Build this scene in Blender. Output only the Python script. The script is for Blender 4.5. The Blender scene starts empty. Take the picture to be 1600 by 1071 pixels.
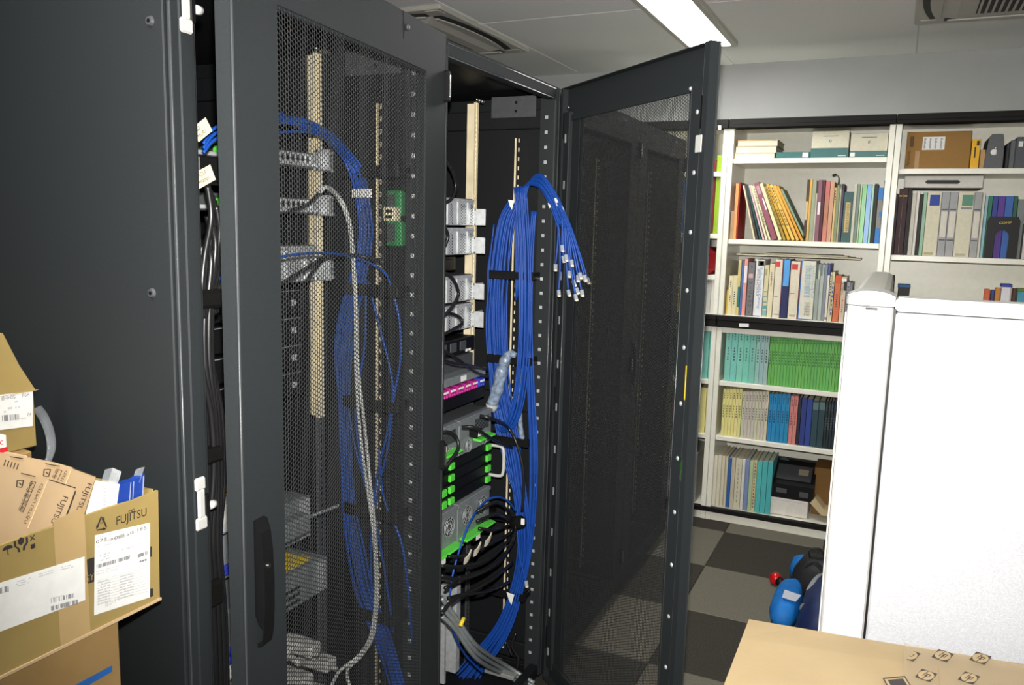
import bpy, math, random
import numpy as np
from mathutils import Vector, Matrix
random.seed(7)
SC = bpy.context.scene
COL = SC.collection

# ------------------------------------------------------------------ camera
EYE = Vector((0.0, 0.0, 1.62)); FPX = 1265.0
def _basis(p, r, y):
    p, r, y = map(math.radians, (p, r, y))
    fw = Vector((-math.sin(y)*math.cos(p), math.cos(y)*math.cos(p), -math.sin(p)))
    rt = Vector((math.cos(y), math.sin(y), 0)); up = rt.cross(fw)
    return fw, rt*math.cos(r)+up*math.sin(r), -rt*math.sin(r)+up*math.cos(r)
FW, RT, UP = _basis(8.27, 1.48, 25.17)
cam = bpy.data.cameras.new('camera'); cam_ob = bpy.data.objects.new('camera', cam); COL.objects.link(cam_ob)
cam.sensor_width = 36.0; cam.lens = 36.0*FPX/1600.0; cam.clip_start = 0.02; cam.clip_end = 60
m = Matrix((RT, UP, -FW)).transposed().to_4x4(); m.translation = EYE
cam_ob.matrix_world = m
SC.camera = cam_ob

# ------------------------------------------------------------------ world, lights, exposure
SC.view_settings.view_transform = 'Standard'; SC.view_settings.look = 'None'
SC.view_settings.gamma = 1.0; SC.view_settings.use_curve_mapping = False
SC.view_settings.exposure = 0.0
w = bpy.data.worlds.new('world'); SC.world = w; w.use_nodes = True
w.node_tree.nodes['Background'].inputs[0].default_value = (0.5, 0.55, 0.6, 1)
w.node_tree.nodes['Background'].inputs[1].default_value = 0.02
# the photographer's built-in flash: a little above the lens, a wide soft-edged beam
fl = bpy.data.lights.new('camera_flash', 'SPOT'); fl.energy = 350; fl.color = (1.0, 0.965, 0.91)
fl.spot_size = math.radians(104); fl.spot_blend = 1.0; fl.shadow_soft_size = 0.012
flo = bpy.data.objects.new('camera_flash', fl); COL.objects.link(flo)
m2 = m.copy(); m2.translation = EYE + UP*0.085 + FW*0.03 + RT*0.0
flo.matrix_world = m2 @ Matrix.Rotation(math.radians(-9), 4, 'Y') @ Matrix.Rotation(math.radians(2), 4, 'X')
LAMP_EMIT = 38.0

# ------------------------------------------------------------------ helpers
def U(u, v, x=None, y=None, z=None):
    """point of the room seen at photo position (u, v) on the plane x=, y= or z=."""
    d = FW + RT*((u-800)/FPX) - UP*((v-535.5)/FPX)
    a, val = (0, x) if x is not None else (1, y) if y is not None else (2, z)
    t = (val-EYE[a])/d[a]
    return EYE + d*t
ORG = {}
_fm = {}
def font_mesh(s):
    if s not in _fm:
        cu = bpy.data.curves.new('t', 'FONT'); cu.body = s; cu.resolution_u = 3
        ob = bpy.data.objects.new('t', cu); me = ob.to_mesh()
        v = [(p.co.x, p.co.y) for p in me.vertices]; f = [tuple(p.vertices) for p in me.polygons]
        ob.to_mesh_clear(); bpy.data.objects.remove(ob); bpy.data.curves.remove(cu)
        _fm[s] = (v, f)
    return _fm[s]
class MB:
    def __init__(s, M=None): s.v = []; s.f = []; s.mi = []; s.M = M
    def add(s, vs, fs, m=0):
        n = len(s.v)
        if s.M is not None: vs = [s.M @ Vector(p) for p in vs]
        s.v += [tuple(p) for p in vs]; s.f += [tuple(i+n for i in f) for f in fs]; s.mi += [m]*len(fs)
        return s
    def box(s, a, b, m=0, bev=0.0):
        (x0, y0, z0), (x1, y1, z1) = [min(p) for p in zip(a, b)], [max(p) for p in zip(a, b)]
        bev = min(bev, (x1-x0)/2.01, (y1-y0)/2.01, (z1-z0)/2.01)
        if bev <= 1e-5:
            v = [(x, y, z) for x in (x0, x1) for y in (y0, y1) for z in (z0, z1)]
            return s.add(v, [(0,1,3,2),(4,6,7,5),(0,4,5,1),(2,3,7,6),(0,2,6,4),(1,5,7,3)], m)
        v = []; idx = {}
        L = ((x0, x1), (y0, y1), (z0, z1))
        for i in (0, 1):
            for j in (0, 1):
                for k in (0, 1):
                    for ax in range(3):
                        p = [L[0][i], L[1][j], L[2][k]]
                        for q in range(3):
                            if q != ax: p[q] += bev*(1 if (i, j, k)[q] == 0 else -1)
                        idx[i, j, k, ax] = len(v); v.append(p)
        F = []
        for ax in range(3):
            o1, o2 = [q for q in range(3) if q != ax]
            for sd in (0, 1):
                ring = []
                for (p, q) in ((0,0),(1,0),(1,1),(0,1)):
                    c = [0,0,0]; c[ax] = sd; c[o1] = p; c[o2] = q; ring.append(idx[(*c, ax)])
                F.append(ring)
            for p in (0, 1):
                for q in (0, 1):
                    e = []
                    for sd in (0, 1):
                        c = [0,0,0]; c[ax] = sd; c[o1] = p; c[o2] = q; e.append(tuple(c))
                    F.append([idx[(*e[0], o1)], idx[(*e[0], o2)], idx[(*e[1], o2)], idx[(*e[1], o1)]])
        for i in (0, 1):
            for j in (0, 1):
                for k in (0, 1): F.append([idx[i, j, k, 0], idx[i, j, k, 1], idx[i, j, k, 2]])
        # fix winding outwards
        c = Vector(((x0+x1)/2, (y0+y1)/2, (z0+z1)/2)); G = []
        for f in F:
            P = [Vector(v[i]) for i in f]; nrm = (P[1]-P[0]).cross(P[2]-P[0])
            mid = sum(P, Vector())/len(P)
            G.append(tuple(f) if nrm.dot(mid-c) > 0 else tuple(reversed(f)))
        return s.add(v, G, m)
    def prism(s, poly, o, ux, uy, dep, m=0):
        """poly of (a,b) at o+ux*a+uy*b, extruded by vector dep."""
        o, ux, uy, dep = map(Vector, (o, ux, uy, dep)); n = len(poly)
        P = [o+ux*a+uy*b for a, b in poly]; vs = P+[p+dep for p in P]
        area = sum(poly[i][0]*poly[(i+1) % n][1]-poly[(i+1) % n][0]*poly[i][1] for i in range(n))
        flip = (area*ux.cross(uy).dot(dep)) > 0
        f = [tuple(range(n)), tuple(range(2*n-1, n-1, -1))]+[(i, i+n, (i+1) % n+n, (i+1) % n) for i in range(n)]
        if flip: f = [tuple(reversed(q)) for q in f]
        return s.add(vs, f, m)
    def pts(s, P, dep, m=0):
        """polygon through world points, extruded by dep."""
        n = len(P); P = [Vector(p) for p in P]; dep = Vector(dep)
        vs = P+[p+dep for p in P]; nr = Vector()
        for i in range(1, n-1): nr += (P[i]-P[0]).cross(P[i+1]-P[0])
        f = [tuple(range(n)), tuple(range(2*n-1, n-1, -1))]+[(i, i+n, (i+1) % n+n, (i+1) % n) for i in range(n)]
        if nr.dot(dep) > 0: f = [tuple(reversed(q)) for q in f]
        return s.add(vs, f, m)
    def cyl(s, p0, p1, r0, r1=None, n=12, m=0):
        p0, p1 = Vector(p0), Vector(p1); r1 = r0 if r1 is None else r1
        d = (p1-p0).normalized(); a = d.orthogonal().normalized(); b = d.cross(a)
        vs = [p+(a*math.cos(t)+b*math.sin(t))*r for p, r in ((p0, r0), (p1, r1)) for t in [2*math.pi*i/n for i in range(n)]]
        f = [(i, (i+1) % n, (i+1) % n+n, i+n) for i in range(n)]+[tuple(range(n-1, -1, -1)), tuple(range(n, 2*n))]
        return s.add(vs, f, m)
    def ball(s, c, r, n=10, m=0, sc=(1,1,1)):
        c = Vector(c); k = n//2; vs = []
        for i in range(k+1):
            a = math.pi*i/k
            for j in range(n):
                b = 2*math.pi*j/n
                vs.append((c.x+r*sc[0]*math.sin(a)*math.cos(b), c.y+r*sc[1]*math.sin(a)*math.sin(b), c.z+r*sc[2]*math.cos(a)))
        return s.add(vs, [(i*n+j, (i+1)*n+j, (i+1)*n+(j+1) % n, i*n+(j+1) % n) for i in range(k) for j in range(n)], m)
    def tube(s, P, r, n=6, m=0):
        P = [Vector(p) for p in P]; k = len(P); vs = []
        T = [(P[min(i+1, k-1)]-P[max(i-1, 0)]).normalized() for i in range(k)]
        a = T[0].orthogonal().normalized()
        for i in range(k):
            a = (a-T[i]*a.dot(T[i])).normalized(); b = T[i].cross(a)
            rr = r[i] if isinstance(r, (list, tuple)) else r
            vs += [P[i]+(a*math.cos(t)+b*math.sin(t))*rr for t in [2*math.pi*j/n for j in range(n)]]
        f = [(i*n+j, i*n+(j+1) % n, (i+1)*n+(j+1) % n, (i+1)*n+j) for i in range(k-1) for j in range(n)]
        f += [tuple(range(n-1, -1, -1)), tuple(range((k-1)*n, k*n))]
        return s.add(vs, f, m)
    def ribbon(s, P, wv, th, m=0):
        """flat strip along P, full width vector wv, thickness th."""
        P = [Vector(p) for p in P]; wv = Vector(wv); k = len(P); vs = []
        for i in range(k):
            t = (P[min(i+1, k-1)]-P[max(i-1, 0)]).normalized(); nn = t.cross(wv).normalized()*th/2
            vs += [P[i]-wv/2-nn, P[i]+wv/2-nn, P[i]+wv/2+nn, P[i]-wv/2+nn]
        f = [(i*4+j, i*4+(j+1) % 4, i*4+4+(j+1) % 4, i*4+4+j) for i in range(k-1) for j in range(4)]
        f += [(3,2,1,0), tuple((k-1)*4+j for j in range(4))]
        return s.add(vs, f, m)
    def text(s, t, o, r, u, size, width=None, m=0):
        v, f = font_mesh(t)
        if not v: return s
        o, r, u = Vector(o), Vector(r).normalized(), Vector(u).normalized()
        x0 = min(p[0] for p in v); x1 = max(p[0] for p in v)
        kx = size if width is None else width/(x1-x0)
        vs = [o+r*((p[0]-x0)*kx)+u*(p[1]*size) for p in v]
        return s.add(vs, f, m)
    def rect(s, o, r, u, m=0):
        o, r, u = map(Vector, (o, r, u))
        return s.add([o, o+r, o+r+u, o+u], [(0,1,2,3)], m)
    def build(s, name, mats, parent=None, smooth=False):
        if not isinstance(mats, (list, tuple)): mats = [mats]
        me = bpy.data.meshes.new(name); o = bpy.data.objects.new(name, me); COL.objects.link(o)
        if parent is None:
            A = np.array(s.v); lo, hi = A.min(0), A.max(0)
            org = Vector(((lo[0]+hi[0])/2, (lo[1]+hi[1])/2, lo[2])); o.location = org
        else:
            org = ORG[parent.name]; o.parent = parent
        ORG[o.name] = org
        me.from_pydata([(p[0]-org.x, p[1]-org.y, p[2]-org.z) for p in s.v], [], s.f)
        for q in mats: me.materials.append(q)
        if len(mats) > 1: me.polygons.foreach_set('material_index', s.mi)
        if name in ('printing', 'spine_print', 'fan_rotor', 'handwriting') and len(s.f) > 12: o['kind'] = 'stuff'
        if smooth: me.polygons.foreach_set('use_smooth', [True]*len(s.f))
        me.update()
        return o
def tag(o, label=None, cat=None, group=None, kind=None):
    for k, val in (('label', label), ('category', cat), ('group', group), ('kind', kind)):
        if val: o[k] = val
    return o
def empty(name, loc, label, cat, group=None):
    o = bpy.data.objects.new(name, None); COL.objects.link(o); o.location = Vector(loc); o.empty_display_size = 0.05
    ORG[o.name] = Vector(loc)
    return tag(o, label, cat, group)
def dup(o, delta, label=None, parent=None):
    c = o.copy(); COL.objects.link(c)
    if parent is None: c.location = o.location+Vector(delta); ORG[c.name] = ORG[o.name]+Vector(delta)
    else: c.parent = parent; ORG[c.name] = ORG[parent.name]
    if label: c['label'] = label
    for ch in list(o.children): dup(ch, delta, None, c)
    return c
def spline(P, n=8):
    P = [Vector(p) for p in P]; out = []; k = len(P)
    for i in range(k-1):
        a, b, c, d = P[max(i-1, 0)], P[i], P[i+1], P[min(i+2, k-1)]
        for j in range(n):
            t = j/n; t2 = t*t; t3 = t2*t
            out.append(0.5*((2*b)+(c-a)*t+(2*a-5*b+4*c-d)*t2+(3*b-a-3*c+d)*t3))
    return out+[P[-1]]

# ------------------------------------------------------------------ materials
def mat(name, col, rough=0.6, metal=0.0, var=0.08, scale=30.0, bump=0.0, bscale=None, spec=0.5, coat=0.0, trans=0.0, alpha=1.0, emit=None, stretch=None):
    M = bpy.data.materials.new(name); M.use_nodes = True; nt = M.node_tree; N = nt.nodes; L = nt.links
    b = N['Principled BSDF']; b.inputs['Roughness'].default_value = rough; b.inputs['Metallic'].default_value = metal
    b.inputs['Specular IOR Level'].default_value = spec
    if coat: b.inputs['Coat Weight'].default_value = coat; b.inputs['Coat Roughness'].default_value = 0.15
    if trans: b.inputs['Transmission Weight'].default_value = trans
    if alpha < 1: b.inputs['Alpha'].default_value = alpha
    if emit: b.inputs['Emission Color'].default_value = (*emit[0], 1); b.inputs['Emission Strength'].default_value = emit[1]
    tc = N.new('ShaderNodeTexCoord'); src = tc.outputs['Object']
    if stretch:
        mp = N.new('ShaderNodeMapping'); mp.inputs['Scale'].default_value = stretch; L.new(src, mp.inputs['Vector']); src = mp.outputs[0]
    if var:
        nz = N.new('ShaderNodeTexNoise'); nz.inputs['Scale'].default_value = scale; nz.inputs['Detail'].default_value = 5
        L.new(src, nz.inputs['Vector'])
        rp = N.new('ShaderNodeValToRGB'); e = rp.color_ramp.elements
        e[0].position = 0.3; e[1].position = 0.7
        e[0].color = (*[max(0, c*(1-var)) for c in col], 1); e[1].color = (*[min(1, c*(1+var)) for c in col], 1)
        L.new(nz.outputs['Fac'], rp.inputs[0]); L.new(rp.outputs[0], b.inputs['Base Color'])
    else: b.inputs['Base Color'].default_value = (*col, 1)
    if bump:
        n2 = N.new('ShaderNodeTexNoise'); n2.inputs['Scale'].default_value = bscale or scale*6; n2.inputs['Detail'].default_value = 3
        L.new(src, n2.inputs['Vector'])
        bp = N.new('ShaderNodeBump'); bp.inputs['Strength'].default_value = bump; bp.inputs['Distance'].default_value = 0.002
        L.new(n2.outputs['Fac'], bp.inputs['Height']); L.new(bp.outputs[0], b.inputs['Normal'])
    return M
def srgb(r, g, b):
    return tuple((c/255/12.92) if c/255 <= 0.04045 else ((c/255+0.055)/1.055)**2.4 for c in (r, g, b))
_pc = {}
def pm(r, g, b, rough=0.6, var=0.05):
    """plain paper / card / plastic colour given as sRGB"""
    k = (r, g, b, rough)
    if k not in _pc: _pc[k] = mat('cover_%d_%d_%d' % (r, g, b), srgb(r, g, b), rough, var=var, scale=60, bump=0.05)
    return _pc[k]
M = {}
M['rack'] = mat('rack_paint', (0.019, 0.0225, 0.0245), 0.6, var=0.06, scale=200, bump=0.12, bscale=900, spec=0.25)
M['rack_in'] = mat('rack_inner_paint', (0.009, 0.010, 0.0115), 0.5, var=0.1, scale=100, bump=0.05, spec=0.3)
M['edge'] = mat('edge_highlight_paint', (0.06, 0.066, 0.07), 0.28, var=0.05, scale=100, spec=0.8)  # rack paint made lighter and glossier, a painted highlight for the edges
M['mesh'] = mat('mesh_paint', (0.022, 0.024, 0.025), 0.6, var=0.05, scale=100, spec=0.25)
M['black'] = mat('black_plastic', (0.006, 0.006, 0.0065), 0.45, var=0.1, scale=80, spec=0.22)
M['velcro'] = mat('black_velcro', (0.006, 0.006, 0.006), 0.95, var=0.2, scale=200, bump=0.5, spec=0.1)
M['zinc'] = mat('yellow_zinc', (0.80, 0.70, 0.48), 0.42, 0.12, var=0.12, scale=18, bump=0.05)
M['steel'] = mat('galvanised_steel', (0.56, 0.58, 0.59), 0.4, 0.4, var=0.15, scale=60)
M['chrome'] = mat('chrome', (0.8, 0.8, 0.8), 0.15, 1.0, var=0.05)
M['alu'] = mat('grey_metal', (0.26, 0.29, 0.30), 0.45, 0.4, var=0.1, scale=60)
M['dkgrey'] = mat('dark_grey_case', (0.07, 0.075, 0.08), 0.5, 0.2, var=0.1, scale=60)
M['blue'] = mat('blue_cable_jacket', (0.007, 0.058, 0.32), 0.45, var=0.1, scale=40, spec=0.4)
M['blkcable'] = mat('black_cable_jacket', (0.010, 0.010, 0.011), 0.35, var=0.1, scale=40, spec=0.6)
M['grycable'] = mat('pale_grey_cable_jacket', (0.55, 0.56, 0.55), 0.5, var=0.1, scale=40)
M['plug'] = mat('clear_plug', (0.50, 0.55, 0.64), 0.15, var=0.1, scale=300, trans=0.35)
M['white'] = mat('white_label', (0.80, 0.80, 0.78), 0.6, var=0.04, scale=50)
M['wplastic'] = mat('white_plastic', (0.50, 0.50, 0.48), 0.4, var=0.04, scale=50)
M['green'] = mat('green_lever', (0.10, 0.62, 0.06), 0.4, var=0.05, scale=50)
M['purple'] = mat('purple_connector', (0.38, 0.02, 0.20), 0.4, var=0.1, scale=50)
M['dkblue'] = mat('blue_connector', (0.03, 0.05, 0.45), 0.4, var=0.1, scale=50)
M['yellow'] = mat('yellow_sticker', (0.75, 0.55, 0.03), 0.5, var=0.05, scale=50)
M['card'] = mat('corrugated_cardboard', (0.33, 0.24, 0.085), 0.8, var=0.07, scale=14, bump=0.15, bscale=120, spec=0.2)
M['card2'] = mat('kraft_carton', (0.56, 0.40, 0.235), 0.7, var=0.05, scale=14, bump=0.1, bscale=120, spec=0.2)
M['card3'] = mat('light_kraft_carton', (0.30, 0.225, 0.125), 0.75, var=0.05, scale=12, bump=0.12, bscale=100, spec=0.2)
M['card4'] = mat('brown_carton', (0.30, 0.19, 0.075), 0.85, var=0.08, scale=14, bump=0.15, bscale=120, spec=0.15)
M['tape'] = mat('packing_tape', (0.46, 0.32, 0.15), 0.3, var=0.05, scale=20)
M['ctape'] = mat('clear_tape', (0.40, 0.31, 0.19), 0.25, var=0.03, scale=20, alpha=0.3)
M['ink'] = mat('black_ink', (0.025, 0.02, 0.018), 0.7, var=0.1)
M['grink'] = mat('grey_ink', (0.20, 0.20, 0.21), 0.7, var=0.1)
M['ltink'] = mat('faint_ink', (0.48, 0.48, 0.50), 0.7, var=0.1)
M['film'] = mat('clear_film', (0.42, 0.45, 0.48), 0.15, var=0.1, scale=30, alpha=0.22, bump=0.08, bscale=40)
M['case'] = mat('cream_cabinet_paint', (0.82, 0.81, 0.71), 0.32, var=0.03, scale=40, bump=0.06, bscale=300)
M['wall'] = mat('wall_paint', (0.41, 0.42, 0.42), 0.75, var=0.03, scale=6, bump=0.1, bscale=200, spec=0.2)
M['ceil'] = mat('ceiling_board', (0.84, 0.85, 0.83), 0.9, var=0.04, scale=160, bump=0.2, bscale=300, spec=0.1)
M['acw'] = mat('air_conditioner_plastic', (0.50, 0.49, 0.44), 0.5, var=0.03, scale=20)
M['track'] = mat('black_door_track', (0.007, 0.0065, 0.006), 0.6, var=0.1, scale=60, spec=0.2)
M['carpetd'] = mat('dark_carpet', (0.058, 0.053, 0.045), 0.95, var=0.55, scale=260, bump=0.8, bscale=500, spec=0.05)
M['carpetl'] = mat('light_carpet', (0.175, 0.163, 0.13), 0.95, var=0.35, scale=260, bump=0.8, bscale=500, spec=0.05)
M['fabric'] = mat('pale_grey_panel_fabric', (0.33, 0.34, 0.36), 0.9, var=0.10, scale=420, bump=0.5, bscale=700, spec=0.1)
M['part'] = mat('white_partition_metal', (0.50, 0.50, 0.49), 0.45, var=0.02, scale=30)
M['tube'] = mat('fluorescent_diffuser', (0.9, 0.9, 0.9), 0.5, var=0, emit=((1.0, 0.99, 0.95), LAMP_EMIT))
# ------------------------------------------------------------------ room shell
WX0, WX1, WY0, WY1, CH = -3.22, 2.4, -2.19, 4.88, 2.56
def struct(name, mb, m): return tag(mb.build(name, m), kind='structure')
struct('wall_back', MB().box((WX0-.1, WY1, -.1), (WX1+.1, WY1+.1, CH+.1)), M['wall'])
struct('wall_left', MB().box((WX0-.1, WY0, -.1), (WX0, WY1, CH+.1)), M['wall'])
struct('wall_right', MB().box((WX1, WY0, -.1), (WX1+.1, WY1, CH+.1)), M['wall'])
struct('wall_front', MB().box((WX0-.1, WY0-.1, -.1), (WX1+.1, WY0, CH+.1)), M['wall'])
floor = struct('floor', MB().box((WX0, WY0, -.1), (WX1, WY1, -.006)), M['carpetd'])
tile_me = []
for k, mm in ((0, 'carpetl'), (1, 'carpetd')):
    t = MB().box((0.001, 0.001, -.006), (.499, .499, 0), bev=.003).build('carpet_tile', M[mm]); tile_me.append(t.data)
    for vv in t.data.vertices: vv.co += ORG[t.name]
    bpy.data.objects.remove(t)
for i in range(-5, 7):
    for j in range(-13, 2):
        x, y = -.72+.5*i, 4.31+.5*j
        o = bpy.data.objects.new('carpet_tile', tile_me[(i+j) % 2]); COL.objects.link(o); o.parent = floor
        o.location = Vector((x, y, 0))-ORG['floor']
        for a, val, lo, hi in ((0, x, WX0, WX1), (1, y, WY0, WY1)):      # tiles cut to the wall
            if val < lo: o.location[a] += lo-val; o.scale[a] = (val+.5-lo)/.5
            elif val+.5 > hi: o.scale[a] = (hi-val)/.5
        ORG[o.name] = ORG['floor']
ceil = struct('ceiling', MB().box((WX0, WY0, CH+.012), (WX1, WY1, CH+.1)), M['ceil'])
xs = [WX0]+[-1.87+.935*k for k in range(-1, 5)]+[WX1]; ys = [WY0, -.085, 1.735, 3.555, WY1]
for i in range(len(xs)-1):
    for j in range(len(ys)-1):
        MB().box((xs[i]+.0015, ys[j]+.0015, CH), (xs[i+1]-.0015, ys[j+1]-.0015, CH+.012), bev=.002).build('ceiling_panel', M['ceil'], ceil)

# ------------------------------------------------------------------ ceiling lights and air conditioners
def lamp(x0, x1, y0, y1, label, group=None):
    r = empty('fluorescent_light', ((x0+x1)/2, (y0+y1)/2, CH-.028), label, 'ceiling light', group)
    f = MB()
    for a, b in (((x0-.03, y0-.03), (x0, y1+.03)), ((x1, y0-.03), (x1+.03, y1+.03)), ((x0, y0-.03), (x1, y0)), ((x0, y1), (x1, y1+.03))):
        f.box((*a, CH-.028), (*b, CH), bev=.004)
    f.build('frame', M['acw'], r)
    MB().box((x0, y0, CH-.022), (x1, y1, CH-.012), bev=.004).build('diffuser', M['tube'], r)
lamp(-1.035, -.84, 3.02, 4.262, 'glowing fluorescent ceiling light above the open mesh door')
lamp(-1.035, -.84, -.6, .64, 'added unseen fluorescent ceiling light over the stacked cartons', 'added lights outside the picture')  # lamp added out of view to raise the room light
lamp(1.15, 1.345, -.6, .64, 'added unseen fluorescent ceiling light over the cubicle aisle', 'added lights outside the picture')  # another unseen lamp, added for fill from the ceiling
def aircon(cx, cy, label):
    r = empty('air_conditioner', (cx, cy, CH-.04), label, 'air conditioner', 'ceiling cassettes')
    h = .475
    MB().box((cx-h, cy-h, CH-.018), (cx+h, cy+h, CH), bev=.008).build('panel', M['acw'], r)
    b = MB()
    q = [(-.30, -.30), (.30, -.30), (.30, .30), (-.30, .30)]
    vs = [(cx+a*1.22, cy+c*1.22, CH-.017) for a, c in q]+[(cx+a*1.05, cy+c*1.05, CH-.036) for a, c in q]
    b.add(vs, [(4,7,6,5)]+[(i, i+4, (i+1) % 4+4, (i+1) % 4) for i in range(4)])
    b.build('centre_panel', M['acw'], r)
    g = MB().box((cx-.25, cy-.25, CH-.038), (cx+.25, cy+.25, CH-.0355)).build('grille', M['rack_in'], r)
    for k in range(21):
        x = cx-.24+k*.024
        MB().box((x-.0045, cy-.25, CH-.044), (x+.0045, cy+.25, CH-.037), bev=.002).build('slat', M['acw'], g)
    for a in range(4):
        R4 = Matrix.Translation((cx, cy, 0)) @ Matrix.Rotation(a*math.pi/2, 4, 'Z')
        top = [(-.36+.72*i/14, -.415-.035*(1-abs(i/7-1)**2.2)) for i in range(15)]
        v = MB(R4).prism(top+[(.36, -.372), (-.36, -.372)], (0, 0, CH-.021), (1,0,0), (0,1,0), (0,0,.004)).build('air_vent', M['rack_in'], r)
        MB(R4).prism([(p[0]*.97, p[1]+.028) for p in top]+[(.345, -.374), (-.345, -.374)], (0, 0, CH-.030), (1,0,0), (0,1,0), (0,0,.006)).build('flap', M['acw'], v)
        # moulded corner plates
        MB(R4).prism([(-.45, -.45), (-.385, -.45), (-.385, -.385), (-.45, -.385)], (0, 0, CH-.0205), (1,0,0), (0,1,0), (0,0,.003)).build('corner_cap', M['acw'], r)
aircon(-2.355, 3.655, 'ceiling air conditioner cassette above the row of racks')
aircon(.455, 3.685, 'ceiling air conditioner cassette nearest the bookcases')

# ------------------------------------------------------------------ server racks
RX = -1.015; PITCH = .7845; RY = [.92+PITCH*i for i in range(5)]; RH = 2.05
_sheet = None
def perforated(parent, Mx, H, ang):
    global _sheet
    if _sheet is None:
        p = .0083; Rr = p/math.sqrt(3); sx = 1.5*Rr
        nu = int((.688-.098)/sx); nz = int((1.968-.105)/p)
        i, j = np.meshgrid(np.arange(nu), np.arange(nz), indexing='ij'); i = i.ravel(); j = j.ravel()
        cu_ = .102+i*sx; cz = .110+j*p+(i % 2)*p/2
        a = np.arange(6)*math.pi/3
        ox, oz = Rr*np.cos(a), Rr*np.sin(a); k = .85
        n = len(cu_)
        V = np.zeros((n, 18, 3), np.float32)
        V[:, 0:6, 0] = cu_[:, None]+ox; V[:, 0:6, 2] = cz[:, None]+oz
        V[:, 6:12, 0] = cu_[:, None]+ox*k; V[:, 6:12, 2] = cz[:, None]+oz*k
        V[:, 12:18] = V[:, 6:12]; V[:, 0:12, 1] = -.004; V[:, 12:18, 1] = -.0049
        F = np.array([[b, (b+1) % 6, (b+1) % 6+6, b+6] for b in range(6)]+[[b+6, (b+1) % 6+6, (b+1) % 6+12, b+12] for b in range(6)])
        Fa = (F[None]+(np.arange(n)*18)[:, None, None]).reshape(-1)
        me = bpy.data.meshes.new('perforated_sheet')
        me.vertices.add(n*18); me.vertices.foreach_set('co', V.ravel())
        me.loops.add(len(Fa)); me.loops.foreach_set('vertex_index', Fa.astype(np.int32))
        me.polygons.add(len(Fa)//4); me.polygons.foreach_set('loop_start', np.arange(0, len(Fa), 4, dtype=np.int32))
        me.materials.append(M['mesh']); me.update(calc_edges=True); _sheet = me
    o = bpy.data.objects.new('perforated_sheet', _sheet); COL.objects.link(o); o.parent = parent
    o.location = Vector((H[0], H[1], 0))-ORG[parent.name]; o.rotation_euler = (0, 0, ang); o['kind'] = 'stuff'
    ORG[o.name] = ORG[parent.name]
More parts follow.
